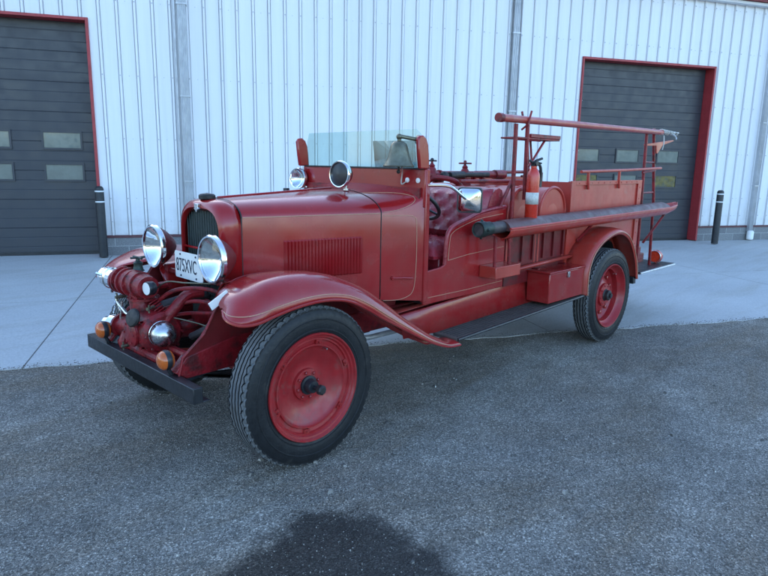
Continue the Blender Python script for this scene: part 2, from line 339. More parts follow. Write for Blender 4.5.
mA = nt.nodes.new('ShaderNodeMix'); mA.data_type = 'RGBA'; mA.blend_type = 'MULTIPLY'; mA.inputs[0].default_value = 1.; L(nt, sheet, mA.inputs[6]); L(nt, stk, mA.inputs[7])
gr = N(nt, 'ShaderNodeMapRange', **{'From Min': .3, 'From Max': 1.0, 'To Min': .45, 'To Max': 0.}); L(nt, sx.outputs[2], gr.inputs[0])
nd = N(nt, 'ShaderNodeTexNoise', Scale=5., Detail=8., Roughness=.7); L(nt, tc.outputs['Object'], nd.inputs['Vector'])
md_ = nt.nodes.new('ShaderNodeMath'); md_.operation = 'MULTIPLY'; L(nt, gr.outputs[0], md_.inputs[0]); L(nt, ramp(nt, nd.outputs[0], [(.35, 0.), (.65, 1.)]), md_.inputs[1])
mB = nt.nodes.new('ShaderNodeMix'); mB.data_type = 'RGBA'; L(nt, md_.outputs[0], mB.inputs[0]); L(nt, mA.outputs[2], mB.inputs[6]); mB.inputs[7].default_value = (.42, .38, .33, 1)
L(nt, mB.outputs[2], b.inputs['Base Color']); b.inputs['Roughness'].default_value = .42
nb = N(nt, 'ShaderNodeTexNoise', Scale=1.6, Detail=3.); L(nt, tc.outputs['Object'], nb.inputs['Vector'])
bb = N(nt, 'ShaderNodeBump', Strength=.35, Distance=.02); L(nt, nb.outputs[0], bb.inputs['Height']); L(nt, bb.outputs[0], b.inputs['Normal'])
M['wallsheet'] = m
# ---- building
bld = tag(empty('metal_building', (OX, OY, 0), TH), 'white ribbed steel building with red trim and two charcoal roller doors', 'building')
# local frame: x along wall, -y toward the yard
S0, S1, ZT, ZB = -16., 17., 4.84, .32
D1 = (-3.14, 0., 3.58); D2 = (8.66, 11.78, 3.58)
def rib_prof(a, c):
    pts = [(a, 0.)]; k = math.ceil((a-.18+.03)/.2545)
    while True:
        x = .18+k*.2545
        if x > c-.03: break
        if x > a+.03: pts += [(x-.029, 0.), (x-.028, .022), (x-.022, .022), (x-.021, 0.), (x-.013, -.030), (x+.013, -.030), (x+.021, 0.), (x+.022, .022), (x+.028, .022), (x+.029, 0.)]
        # minor stiffening flutes
        k += 1
    pts.append((c, 0.)); return pts
g = MB(); screws = MB()
def panel(a, c, z0, z1):
    P = rib_prof(a, c); n = len(P)
    g.add([(x, y, z0) for x, y in P]+[(x, y, z1) for x, y in P], [(i, i+1, i+1+n, i+n) for i in range(n-1)])
for a, c, z0, z1 in ((S0, D1[0], ZB, ZT), (D1[0], D1[1], D1[2], ZT), (D1[1], 1.52, ZB, ZT), (1.52, 7.16, ZB, ZT), (7.16, D2[0], ZB, ZT), (D2[0], D2[1], D2[2], ZT), (D2[1], S1, ZB, ZT)):
    panel(a, c, z0, z1)
wall = g.build('ribbed_wall', 'wallsheet', bld, sharp=20)
k0 = math.ceil((S0)/.2545)
for k in range(-14, 64):
    x = .18+k*.2545
    for z in (.55, .92, 1.85, 2.80, 3.88, 4.7):
        for D in (D1, D2):
            if D[0]-.03 < x < D[1]+.03 and z < D[2]+.05: break
        else:
            screws.box(x-.008, x+.008, -.040, -.0295, z-.008, z+.008)
            if k % 2: screws.box(x+.12, x+.13, -.006, .001, z-.005+.0, z+.005)
screws.build('screw_row', 'galv', bld)
g = MB()
g.box(S0, D1[0]-.025, -.035, -.002, ZB-.03, ZB+.012); g.box(D1[1]+.033, D2[0]-.025, -.035, -.002, ZB-.03, ZB+.012); g.box(D2[1]+.033, S1, -.035, -.002, ZB-.03, ZB+.012)
g.build('base_flashing', pmat('dark_maroon_flashing', (.10, .03, .035), .5), bld, bevel=.003)
# block plinth
m, nt, b = new_mat('grey_block_masonry')
tc = nt.nodes.new('ShaderNodeTexCoord'); mp = nt.nodes.new('ShaderNodeMapping'); mp.inputs['Rotation'].default_value = (PI/2, 0, 0); L(nt, tc.outputs['Object'], mp.inputs[0])
br = N(nt, 'ShaderNodeTexBrick', Scale=1., Color1=(.17, .17, .175, 1), Color2=(.22, .22, .22, 1), Mortar=(.34, .34, .33, 1)); br.inputs['Brick Width'].default_value = .40; br.inputs['Row Height'].default_value = .155; br.inputs['Mortar Size'].default_value = .006
L(nt, mp.outputs[0], br.inputs['Vector']); no = N(nt, 'ShaderNodeTexNoise', Scale=50., Detail=6.); L(nt, tc.outputs['Object'], no.inputs['Vector'])
mm = nt.nodes.new('ShaderNodeMix'); mm.data_type = 'RGBA'; mm.blend_type = 'MULTIPLY'; mm.inputs[0].default_value = 1.; L(nt, br.outputs[0], mm.inputs[6]); L(nt, ramp(nt, no.outputs[0], [(.3, .75), (.7, 1.2)]), mm.inputs[7]); L(nt, mm.outputs[2], b.inputs['Base Color']); b.inputs['Roughness'].default_value = .9
bb = N(nt, 'ShaderNodeBump', Strength=.5, Distance=.006); L(nt, no.outputs[0], bb.inputs['Height']); L(nt, bb.outputs[0], b.inputs['Normal'])
M['block'] = m
g = MB()
for a, c in ((S0, D1[0]-.025), (D1[1]+.033, D2[0]-.025), (D2[1]+.033, S1)): g.box(a, c, -.02, .2, 0, ZB-.031)
g.build('block_plinth', 'block', bld)
# shell of the building: end walls, back wall, roof
DEP = 14.; RZ = 6.4
g = MB()
g.prism([(.03, 0), (DEP, 0), (DEP, ZT), (DEP/2, RZ), (.03, ZT)], 'x', S0, S0+.1); g.prism([(.03, 0), (DEP, 0), (DEP, ZT), (DEP/2, RZ), (.03, ZT)], 'x', S1-.1, S1)
g.box(S0+.1, S1-.1, DEP-.1, DEP, 0, ZT); g.build('end_wall', 'wallpaint', bld)
g = MB(); g.prism([(-.16, ZT+.06), (DEP/2, RZ+.08), (DEP+.16, ZT+.06), (DEP+.16, ZT+.14), (DEP/2, RZ+.18), (-.16, ZT+.14)], 'x', S0-.2, S1+.2)
g.build('roof', 'roofmat', bld)
g = MB(); g.box(S0-.2, S1+.2, -.14, .02, ZT-.02, ZT+.035); g.build('eave_flashing', 'wallpaint', bld, bevel=.005)
g = MB(); g.prism([(-.165, ZT+.04), (-.29, ZT+.06), (-.31, ZT+.20), (-.29, ZT+.20), (-.165, ZT+.155)], 'x', S0-.2, S1+.2); g.build('gutter', 'roofmat', bld)

def door(D, wins, yellow, dx):
    a, c, h = D
    d = MB(); zs = []; P = []
    nrow = 24; hh = h/nrow
    for i in range(nrow):
        z = i*hh; P += [(.20, z+.004), (.20, z+hh*.92), (.202, z+hh*.95), (.202, z+hh-.004)] if i % 3 != 2 else [(.20, z+.004), (.20, z+hh*.92), (.206, z+hh*.95), (.206, z+hh-.004)]
    n = len(P); d.add([(a+.02, y, z) for y, z in P]+[(c-.02, y, z) for y, z in P], [(i, i+1, i+1+n, i+n) for i in range(n-1)])
    d.box(a+.02, c-.02, .24, .30, 0, h)
    dr = d.build('garage_door', 'doorpaint', bld, sharp=10)
    s = MB(); s.box(a+.03, c-.03, .185, .235, .022, .06); s.build('bottom_seal', 'black', dr)
    for x in wins:
        for r, (z0, z1) in enumerate(dx):
            f = MB(); w = .52
            for bx in ((x-.03, x, z0-.03, z1+.03), (x+w, x+w+.03, z0-.03, z1+.03), (x, x+w, z0-.03, z0), (x, x+w, z1, z1+.03)): f.box(bx[0], bx[1], .18, .212, bx[2], bx[3])
            f.mi = 1; f.box(x+.001, x+w-.001, .192, .2, z0+.001, z1-.001); f.build('window', ['doorpaint', 'pane_y' if (x, r) in yellow else 'pane'], dr)
    f = MB()   # red reveals and face trim
    f.box(a-.022, a+.012, -.036, .24, .022, h+.022); f.box(c-.012, c+.03, -.036, .24, .022, h+.022); f.box(a+.013, c-.013, -.034, .24, h-.02, h+.022)
    f.build('door_frame', 'trim', bld, bevel=.003)
    return dr
door(D1, [-.75, -1.74, -2.73], [], [(1.20, 1.43), (1.69, 1.92)])
door(D2, [8.79, 9.75, 10.76], [(8.79, 0), (10.76, 0)], [(1.15, 1.38), (1.66, 1.89)])
def downspout(x, w, boot=False):
    g = MB(); n = 5; P = []
    for i in range(n):
        t = x-w/2+w*i/n; P += [(t, -.105), (t+w/n*.35, -.105), (t+w/n*.5, -.095), (t+w/n*.85, -.095)]
    P += [(x+w/2, -.105), (x+w/2, -.03), (x-w/2, -.03)]
    g.prism(P, 'z', .20 if boot else .05, ZT-.02)
    d = g.build('downspout', 'galv', bld, sharp=20)
    for z in (1.2, 2.53, 3.9):
        h = MB(); h.box(x-w/2-.012, x+w/2+.012, -.109, -.032, z-.012, z+.012); h.build('strap', 'galv', d)
    if boot:
        q = MB(); q.lathe([(.055, 0), (.07, .02), (.07, .17), (.05, .2)], (x, -.1, .022), (0, 0, 1), 20); q.build('boot', 'white', d)
downspout(1.375, .13); downspout(7.16, .12); downspout(13.20, .10, True)
# flashing beside the left downspout
for a_, b_ in ((1.245, 1.275), (7.055, 7.075)): g = MB(); g.box(a_, b_, -.04, -.001, ZB+.02, ZT-.03); g.build('panel_trim', 'galv', bld, bevel=.003)

def bollard(s, off, lab):
    p = WP(s, off, .022); r = empty('bollard', p); tag(r, lab, 'bollard', 'black bollards beside the roller doors')
    g = MB(); g.lathe([(.066, 0), (.066, 1.04), (.060, 1.075), (.04, 1.095), (.0, 1.10)], (0, 0, 0), (0, 0, 1), 28); g.build('sleeve', 'bollard', r)
    for z in (.86, 1.02):
        t = MB(); t.lathe([(.0672, z-.011), (.0672, z+.011)], (0, 0, 0), (0, 0, 1), 28, cap=False); t.build('reflective_band', 'tape', r, solid=.001)
bollard(.045, .25, 'black bollard with two white bands at the right edge of the left roller door')
bollard(11.78, .55, 'black bollard with two white bands standing right of the red door frame')

# ================================================================== FIRE TRUCK
T = tag(empty('fire_truck'), 'vintage red open-cab fire engine with chrome headlamps and front-mounted pump', 'fire engine')

# ---------------- wheels
def wheel(x, sy, front=True):
    """sy=-1 near side; the outer sidewall plane is |y|=.80"""
    w = empty('wheel', (x, sy*.80, .42)); w.parent = T
    ax = V((0, sy, 0)); W = .17
    def pt(r, h, a): return V((r*math.cos(a), sy*h, r*math.sin(a)))
    nseg = 240; rows = []
    lat = [(-.004, .262)]
    # cross-section: h=0 outermost sidewall, h=-W innermost
    side = [(.278, -.022), (.285, -.010), (.300, -.002), (.330, .002), (.362, .001), (.388, -.007), (.400, -.014)]
    prof = [(r, h, 0, 0) for r, h in side]
    prof += [(.410, -.014, 0, 2), (.414, -.026, 0, 2)]
    for c, zz in ((-.034, 1), (-.058, .15), (-.085, .15), (-.112, .15), (-.136, 1)):
        prof += [(.4195, c+.0044, zz, 1), (.406, c+.0034, zz, 1), (.406, c-.0034, zz, 1), (.4195, c-.0044, zz, 1)]
    prof += [(.414, -.144, 0, 2), (.410, -.156, 0, 2)]+[(r, -W-h, 0, 0) for r, h in side[::-1]]
    g = MB(); rings = []
    for j in range(nseg):
        a = 2*PI*j/nseg; z = .0062*(0, 1, 0, -1)[j % 4]
        ring = []
        for r, h, zig, kind in prof:
            rr = r; hh = h
            hh += z*zig
            if kind == 2 and (j % 4) in (0,): rr -= .007
            ring.append(pt(rr, hh, a))
        rings.append(ring)
    n = len(prof)
    for i in range(nseg):
        for j in range(n-1):
            pass
    vs = [p for r in rings for p in r]; fs = []; mi = []
    for i in range(nseg):
        for j in range(n-1):
            a = i*n+j; b2 = a+1; d = ((i+1) % nseg)*n+j; c = d+1; fs.append((a, b2, c, d)); mi.append(1 if (prof[j][3] and prof[j+1][3] and min(prof[j][0], prof[j+1][0]) > .4085) else 0)
    g.v = vs; g.f = fs; g.m = mi
    g.build('tyre', ['tyre', 'tread'], w, sharp=28)
    # sidewall ring
    g = MB(); g.lathe([(.352, .0010), (.354, .004), (.358, .004), (.360, .0008)], (0, 0, 0), ax, 96, cap=False); g.lathe([(.300, -.003), (.302, .001), (.306, .001), (.308, -.001)], (0, 0, 0), ax, 96, cap=False); g.build('sidewall_ring', 'tyre', w)
    if front: P = [(.262, -.15), (.268, -.03), (.280, -.020), (.287, -.006), (.284, .002), (.277, .001), (.270, -.010), (.262, -.012), (.256, -.022), (.247, -.022), (.243, -.032), (.226, -.036), (.222, -.028), (.214, -.028), (.208, -.040), (.196, -.046), (.170, -.060), (.13, -.078), (.10, -.084), (.086, -.082), (.083, -.066), (.050, -.062), (.040, -.062)]
    else: P = [(.262, -.15), (.268, -.03), (.280, -.020), (.287, -.006), (.284, .002), (.277, .001), (.270, -.012), (.262, -.03), (.250, -.05), (.238, -.055), (.232, -.10), (.20, -.125), (.16, -.11), (.12, -.085), (.105, -.08), (.10, -.06), (.05, -.055)]
    g = MB(); g.lathe(P, (0, 0, 0), ax, 72, cap=False)
    g.lathe([(.262, -.15), (.05, -.13)], (0, 0, 0), ax, 72, cap=False)
    rim = g.build('rim', 'redwheel', w, sharp=40)
    g = MB()
    for k in range(8):
        a = 2*PI*k/8+.2; c = pt(.067 if front else .085, -.064, a); g = MB(); g.lathe([(.0095, 0), (.0095, .010), (.006, .014)], c, ax, 6); g.build('lug_nut', 'red', w)
    
    for k in range(6 if front else 10):
        a = 2*PI*k/(6 if front else 10)+.35; r0 = .235 if front else .17
        g = MB(); c = pt(r0, -.036 if front else -.10, a); t = pt(1, 0, a+PI/2); rd = pt(1, 0, a)
        if front:
            R = Matrix((t, V((0, sy, 0)), rd)).transposed(); g.box(-.018, .018, 0, .014, -.010, .012, R, c); g.lathe([(.007, 0), (.007, .024)], c, ax, 6)
        else: g.lathe([(.016, -.008), (.018, .01), (.010, .014)], c, ax, 12)
        g.build('rim_clamp', 'red', w)
    g = MB()
    if front:
        g.lathe([(.050, -.075), (.050, -.052), (.038, -.050), (.034, -.018), (.030, -.012), (.012, -.010), (.012, .028)], (0, 0, 0), ax, 28)
        g.build('hub', 'black', w)
        g = MB(); g.lathe([(.010, .026), (.024, .028), (.027, .036), (.026, .052), (.018, .060)], (0, 0, 0), ax, 8); g.build('hub_cap', 'iron', w, sharp=20)
    else:
        g.lathe([(.055, -.08), (.055, -.055), (.046, -.045), (.046, -.02), (.036, -.012), (.0, -.010)], (0, 0, 0), ax, 28); g.build('hub', 'iron', w)
        g = MB(); g.lathe([(.022, -.012), (.022, .002), (.0, .004)], (0, 0, 0), ax, 8); g.build('hub_cap', 'black', w)
    g = MB(); c = pt(.205, -.045, 1.15); g.tube([c, c+V((0, sy*.035, 0))], .005, 8); g.build('valve', 'dull_chrome', w)
    return w
WB = 3.392
for sy in (-1, 1):
    wheel(0, sy, True); wheel(WB, sy, False)

# ---------------- chassis
for sy in (-1, 1):
    g = MB()
    g.prism([(-.56, .53), (-.50, .60), (-.2, .66), (.3, .64), (5.0, .62), (5.0, .52), (.4, .50), (-.1, .50), (-.50, .49)], 'y', sy*.36, sy*.42)
    g.build('frame_rail', 'red_gear', T, bevel=.005)
    g = MB()
    for k in range(5): g.tube([(-.52+.05*k, sy*.38, .50-.012*k), (0, sy*.38, .44-.014*k), (.55-.06*k, sy*.38, .50-.012*k)], .011, 6, smooth=6)
    g.build('leaf_spring', 'iron', T)
    g = MB()
    for k in range(6): g.tube([(2.8+.06*k, sy*.45, .56-.012*k), (WB, sy*.45, .48-.014*k), (3.98-.06*k, sy*.45, .56-.012*k)], .013, 6, smooth=6)
    g.build('leaf_spring', 'iron', T)
g = MB(); g.tube([(0, -.70, .42), (0, -.5, .40), (0, -.3, .36), (0, .3, .36), (0, .5, .40), (0, .70, .42)], .032, 10); g.build('front_axle', 'red_gear', T)
g = MB(); g.tube([(WB, -.7, .42), (WB, .7, .42)], .045, 12); g.sphere((WB, 0, .42), .15, 16); g.tube([(1.0, 0, .52), (WB, 0, .44)], .035, 10); g.build('rear_axle', 'iron', T)
g = MB(); g.tube([(.10, -.45, .40), (.10, .45, .40)], .014, 8); g.tube([(.08, -.30, .45), (.45, -.32, .60), (.9, -.33, .62)], .014, 8); g.build('tie_rod', 'iron', T)
g = MB(); g.box(-.1, 1.0, -.20, .20, .40, .66); g.box(.05, .75, -.16, .16, .34, .40); g.box(1., 1.5, -.12, .12, .42, .62); g.build('engine', 'iron', T, bevel=.03)
g = MB()
for x in (.2, 1.2, 2.2, 3., 4.1, 4.9): g.box(x, x+.06, -.36, .36, .52, .60)
g.build('cross_member', 'iron', T)
g = MB(); g.tube([(.55, -.30, .46), (.75, -.42, .462), (1.06, -.43, .465), (1.5, -.42, .47)], .017, 12); g.build('exhaust_pipe', 'silverpaint', T)
g = MB(); g.tube([(1.4, -.34, .44), (2.1, -.34, .44)], .07, 16); g.build('silencer', 'iron', T)

# ---------------- bumper
g = MB(); g.box(-.585, -.535, -.632, .632, .437, .515); g.box(-.535, -.50, -.632, .632, .437, .445); g.build('bumper', 'black', T, bevel=.004)
g = MB()
for sy in (-1, 1): g.prism([(-.54, .46), (-.54, .50), (-.36, .56), (-.30, .50)], 'y', sy*.37, sy*.41)
g.build('bumper_bracket', 'black', T, bevel=.003)

# ---------------- radiator shell
def shell_ring(X, w, zt, zb, n=28, e=4.2, zs=None):
    """closed ring: an arch with a squarish rounded top"""
    zs = zs if zs is not None else zt-.16
    pts = [(X, -w, zb)]
    for i in range(n+1):
        a = PI*i/n; c, s = math.cos(a), math.sin(a)
        y = -w*math.copysign(abs(c)**(2/3.4), c); z = zs+(zt-zs)*abs(s)**(2/2.5)
        pts.append((X, y, z))
    pts.append((X, w, zb)); return pts
g = MB()
rings = [shell_ring(-.150, .198, 1.272, .80), shell_ring(-.172, .206, 1.290, .79), shell_ring(-.165, .218, 1.315, .78), shell_ring(-.145, .234, 1.330, .775), shell_ring(-.105, .246, 1.338, .77), shell_ring(-.062, .252, 1.340, .77)]
g.loft(rings, closed=False, cap=False)
shell = g.build('radiator_shell', 'red', T, solid=.004, sharp=50)
g = MB(); g.loft([shell_ring(-.128, .192, 1.268, .80)], closed=True, cap=False); r = shell_ring(-.128, .204, 1.276, .80); g = MB(); g.add(r, [tuple(range(len(r)))])
grille = g.build('grille', 'core', T)
g = MB()
for k in range(15):
    y = -.182+k*.026; g.tube([(-.139, y, .80), (-.139, y, 1.27-.05*(abs(y)/.2)**4)], .0035, 6)
g.build('grille_bars', 'core', grille)
g = MB(); g.tube([(-.16, -.19, 1.06), (-.16, .19, 1.06)], .007, 8); g.build('grille_crossbar', 'red', T)
g = MB(); g.lathe([(.040, 0), (.046, .006), (.046, .022), (.038, .030), (.012, .034), (0, .036)], (-.115, 0, 1.333), (0, 0, 1), 20); g.build('radiator_cap', 'iron', T)
g = MB(); g.prism([(-.022, 1.312), (.022, 1.312), (.018, 1.29), (.026, 1.284), (.014, 1.278), (0, 1.262), (-.014, 1.278), (-.026, 1.284), (-.018, 1.29)], 'x', -.186, -.168); g.build('shell_badge', 'dull_chrome', T, bevel=.002)

# ---------------- hood and cowl
def hw(X): return .25+(X+.06)*(.21/.86)
def hood_sec(X, w, zt, zb, zs=1.246, n=12):
    P = [(X, -w, zb), (X, -w, (zb+zs)/2), (X, -w, zs)]
    for i in range(1, 2*n):
        a = PI*i/(2*n); c, s = math.cos(a), math.sin(a)
        P.append((X, -w*math.copysign(abs(c)**(2/2.6), c), zs+(zt-zs)*abs(s)**(2/1.75)))
    P += [(X, w, zs), (X, w, (zb+zs)/2), (X, w, zb)]; return P
g = MB(); g.loft([hood_sec(-.058+(.852)*i/8, hw(-.058+.852*i/8), 1.340+.040*i/8, .775-.06*i/8) for i in range(9)], closed=False, cap=False)
hood = g.build('hood', 'red', T, sharp=50)
g = MB(); g.loft([[(x, y*1.004, z+.002) for x, y, z in hood_sec(X, hw(X), 1.340+.04*(X+.06)/.86, .73)] for X in (-.063, -.056)], closed=False, cap=False); g.loft([[(x, y*1.004, z+.0025) for x, y, z in hood_sec(X, hw(X), 1.380, .72)] for X in (.795, .800)], closed=False, cap=False)
g.build('hood_seam', 'iron', hood, solid=.0015)
g = MB(); g.tube([(-.05, 0, 1.344), (.79, 0, 1.384)], .005, 8); g.build('hood_hinge', 'red', hood)
for sy in (-1, 1):
    g = MB()
    for i in range(24):
        X = .175+i*.0205; y = sy*(hw(X)+.001)
        for (dz0, dz1) in ((.885, 1.112),):
            vs = []
            for z, k in ((dz0, 0), (dz0+.008, 1), (dz1-.008, 1), (dz1, 0)):
                vs += [(X, y, z), (X+.0125, y+sy*(.015*k+.003), z), (X+.0130, y-sy*.002, z)]
            g.add(vs, [(a, a+1, a+4, a+3) for a in (0, 3, 6)]+[(a+1, a+2, a+5, a+4) for a in (0, 3, 6)])
    g.build('louver_panel', 'red', hood, sharp=20)
def cowl_w(X):
    t = (X-.80)/.26; return .46+.14*t
g = MB(); R = []
for i in range(7):
    X = .80+.26*i/6; t = i/6; R.append(hood_sec(X, cowl_w(X), 1.382+.036*t*t, .705-.02*t, 1.246+.10*t*t))
g.loft(R, closed=False, cap=False)
cowl = g.build('cowl', 'red', T, sharp=50)
# windscreen base panel and the door pillars
g = MB(); g.box(1.035, 1.068, -.60, .60, 1.28, 1.515); g.build('windscreen_base', 'red', T, bevel=.006)
g = MB(); g.box(1.028, 1.072, -.585, .585, 1.512, 1.522); g.build('windscreen_sill', 'iron', T)
g = MB(); g.box(1.02, 1.06, -.57, .57, .70, 1.40); g.build('firewall', 'red_gear', T)
for sy in (-1, 1):
    g = MB(); g.prism([(1.045, .672), (1.085, .672), (1.088, 1.0), (1.080, 1.515), (1.045, 1.515)], 'y', sy*.572, sy*.604); g.build('door_pillar', 'red', T, bevel=.006)
    g = MB()   # screen stanchion: leaning, rounded head, folded section
    outer = [(1.072, 1.517), (1.066, 1.60), (1.056, 1.66), (1.038, 1.698), (1.008, 1.718), (.975, 1.712), (.962, 1.69), (.972, 1.60), (.985, 1.517)]
    g.prism(outer, 'y', sy*.575, sy*.602)
    g.build('screen_stanchion', 'red', T, bevel=.008)
g = MB(); g.prism([(-.572, 1.522), (.572, 1.522), (.572, 1.69), (.55, 1.752), (-.50, 1.758), (-.572, 1.70)], 'x', 1.050, 1.056)
ws = g.build('windscreen', 'glass', T)
# small tinted glass pane behind the screen, right half
g = MB(); g.add([(1.30, -.30, 1.50), (1.30, .10, 1.50), (1.27, .10, 1.70), (1.27, -.30, 1.70)], [(0, 1, 2, 3)]); g.build('tinted_pane', glass('smoked_glass', (.45, .55, .58), alpha_mix=.88), T, solid=.004)
# instrument dots beneath the bell (white escutcheons)
for (y, z, r) in ((-.455, 1.445, .016), (-.545, 1.445, .016)):
    g = MB(); g.lathe([(r, 0), (r, .006), (r*.6, .010)], (1.034, y, z), (-1, 0, 0), 16); g.build('escutcheon', 'white', T)
g = MB(); g.tube([(.93, -.50, 1.53), (1.02, -.42, 1.49), (1.02, -.415, 1.42), (1.026, -.455, 1.44)], .004, 6, smooth=5); g.build('bell_cord', 'rope', T)

# pinstripes on hood and cowl
def stripe(pts, parent, r=.0030, smooth=0):
    g = MB(); g.tube(pts, r*.72, 6, smooth=smooth); return g.build('pinstripe', 'pin', parent)
for sy in (-1, 1):
    stripe([(X, sy*(hw(X)+.001), 1.246) for X in (-.055, .2, .5, .79)], hood, .0035)
    q = lambda X, z, d=.002: (X, sy*(cowl_w(X)+d), z)
    stripe([q(.812, 1.232), q(.95, 1.232), q(.985, 1.222), q(1.0, 1.19), q(1.005, 1.0), q(1.0, .82), q(.985, .745), q(.95, .715), q(.90, .70), q(.815, .70)], cowl, .0028, 4)
    cs_pts = []
    for X, a in ((.81, 3), (.88, 4), (.94, 5.5), (.98, 9), (1.0, 16), (1.005, 26), (.99, 38), (.96, 48), (.92, 54), (.87, 58), (.815, 60)):
        t = (X-.80)/.26; zs_ = 1.246+.10*t*t; zt_ = 1.382+.036*t*t; a = math.radians(a)
        cs_pts.append((X, sy*(cowl_w(X)*math.cos(a)**(2/2.6)+.001), zs_+(zt_-zs_)*math.sin(a)**(2/1.75)+.0015))
    stripe(cs_pts, cowl, .0028, 4)
    g = MB(); g.tube([(.865, sy*.505, .842), (.93, sy*.545, .842), (.975, sy*.57, .838)], [.006, .008], 8); g.lathe([(.014, 0), (.014, .012)], (.868, sy*.495, .842), (0, sy, 0), 12); g.build('latch_handle', 'red', cowl)

# ---------------- front fenders
ST = [(-.432, .866, -.428, .874, -.652, -.64, -.625), (-.456, .842, -.412, .905, -.71, -.65, -.575), (-.452, .828, -.375, .935, -.765, -.66, -.525), (-.415, .820, -.30, .966, -.806, -.675, -.47), (-.345, .824, -.215, .992, -.82, -.68, -.43),
      (-.257, .843, -.10, 1.004, -.82, -.68, -.42), (-.111, .867, .05, .997, -.82, -.68, -.42), (.051, .872, .18, .970, -.82, -.68, -.42), (.199, .847, .30, .925, -.82, -.68, -.42),
      (.329, .787, .42, .866, -.82, -.68, -.43), (.468, .706, .56, .776, -.82, -.68, -.46), (.651, .608, .72, .660, -.82, -.69, -.52), (.85, .505, .92, .533, -.82, -.70, -.57),
      (.99, .447, 1.03, .478, -.82, -.71, -.60), (1.08, .425, 1.09, .452, -.82, -.72, -.61), (1.17, .418, 1.17, .445, -.82, -.73, -.61)]
STf = crn(ST, 5)
for sy in (-1, 1):
    rings = []; lip = []; inn = []
    for (ex, ez, cx, cz, yo, yc, yi) in STf:
        ring = []
        k = min(1, (cx+.44)/.2)
        for i in range(13):
            a = PI/2*i/12; f = math.sin(a); ring.append((ex+(cx-ex)*f, -sy*(yc+(yo-yc)*math.cos(a)**.9 if i < 12 else yc), ez+(cz-ez)*f))
        dz = .035*k
        for i in range(1, 7):
            t = i/6; ring.append((cx-(.0), -sy*(yc+(yi-yc)*t), cz-dz*t*t))
        rings.append(ring); lip.append((ex, -sy*(yo-.003), ez)); inn.append((cx, -sy*yi, cz-dz))
    g = MB(); g.loft(rings, closed=False, cap=False)
    fd = g.build('front_fender', 'red', T, solid=.005, sharp=60)
    g = MB(); g.tube(lip, .0075, 8); g.build('fender_bead', 'red', fd)
    stripe([tuple(V(r[2])+V((0, sy*.002, .001))) for r in rings[1:]], fd, .0034)
    # inner splash panel from the fender down to the hood side
    g = MB(); rr = []
    for (x, y, z) in inn[18:]:
        wl = hw(max(-.06, min(x, .8))) if x < .8 else min(cowl_w(min(x, 1.06)), .60)
        rr.append([(x, y, z), (x, (y+sy*wl)/2, z-.03), (x, sy*min(wl, abs(y)), min(z-.04, .80) if x < .6 else min(z, .70))])
    g.loft(rr, closed=False, cap=False); g.build('splash_panel', 'red', fd, solid=.003)
    # skirt in front of the wheel, between fender and frame
    g = MB(); g.prism([(-.34, .80), (-.40, .70), (-.52, .60), (-.545, .50), (-.2, .50), (.95, .50), (1.0, .70), (.6, .74), (.3, .90), (0, .96), (-.25, .93)], 'y', sy*.405, sy*.415); g.build('wheel_skirt', 'red_shaded', fd)
    g = MB(); g.tube([(-.545, sy*.42, .50), (-.52, sy*.42, .60), (-.40, sy*.42, .70), (-.34, sy*.42, .80), (-.25, sy*.42, .93)], .006, 8); g.build('skirt_edge', 'red_gear', fd)
# white tag under the near fender
g = MB(); R = Matrix.Rotation(-.55, 3, 'X'); R = Matrix.Rotation(0, 3, 'Z'); g.box(-.055, .055, -.003, .003, -.019, .019, Matrix.Rotation(-.5, 3, 'Y'), (-.415, -.60, .905)); g.build('white_tag', 'white', T)

# ---------------- running boards and aprons
for sy in (-1, 1):
    g = MB(); y0, y1 = sy*.60, sy*.80
    def rz(X): return .455+(X-1.17)*.030
    g.add([(X, y, rz(X)+dz) for X in (1.16, 2.86) for y in (y0, y1) for dz in (-.022, 0)], [(0, 1, 3, 2), (4, 6, 7, 5), (0, 4, 5, 1), (2, 3, 7, 6), (0, 2, 6, 4), (1, 5, 7, 3)])
    rb = g.build('running_board', 'wood', T, bevel=.003)
    g = MB(); g.tube([(1.165, sy*.803, rz(1.165)-.008), (2.86, sy*.803, rz(2.86)-.008)], .011, 8); g.build('board_edging', 'black', rb)
    g = MB()
    for k in range(6): y = sy*(.63+.028*k); g.tube([(1.2, y, rz(1.2)+.001), (2.27, y, rz(2.27)+.001)], .003, 5)
    g.build('board_ribs', 'iron', rb)
    g = MB(); R = []
    for X in (.86, 1.2, 1.6, 2.0, 2.4, 2.86):
        zt = .600+(X-.89)*.055
        R.append([(X, sy*.545, zt+.012), (X, sy*.562, zt+.008), (X, sy*.568, zt-.002), (X, sy*.612, rz(X)-.002 if X > 1.1 else .47)])
    g.loft(R, closed=False, cap=False); g.build('splash_apron', 'red', T, solid=.003, sharp=12)
    g = MB(); R = []
    for X in (.86, 2.86):
        R.append([(X, sy*.50, .645), (X, sy*.55, .625+(X-.86)*.05)])
    g.loft(R, closed=False, cap=False); g.build('body_sill', 'red_warm', T, solid=.003)

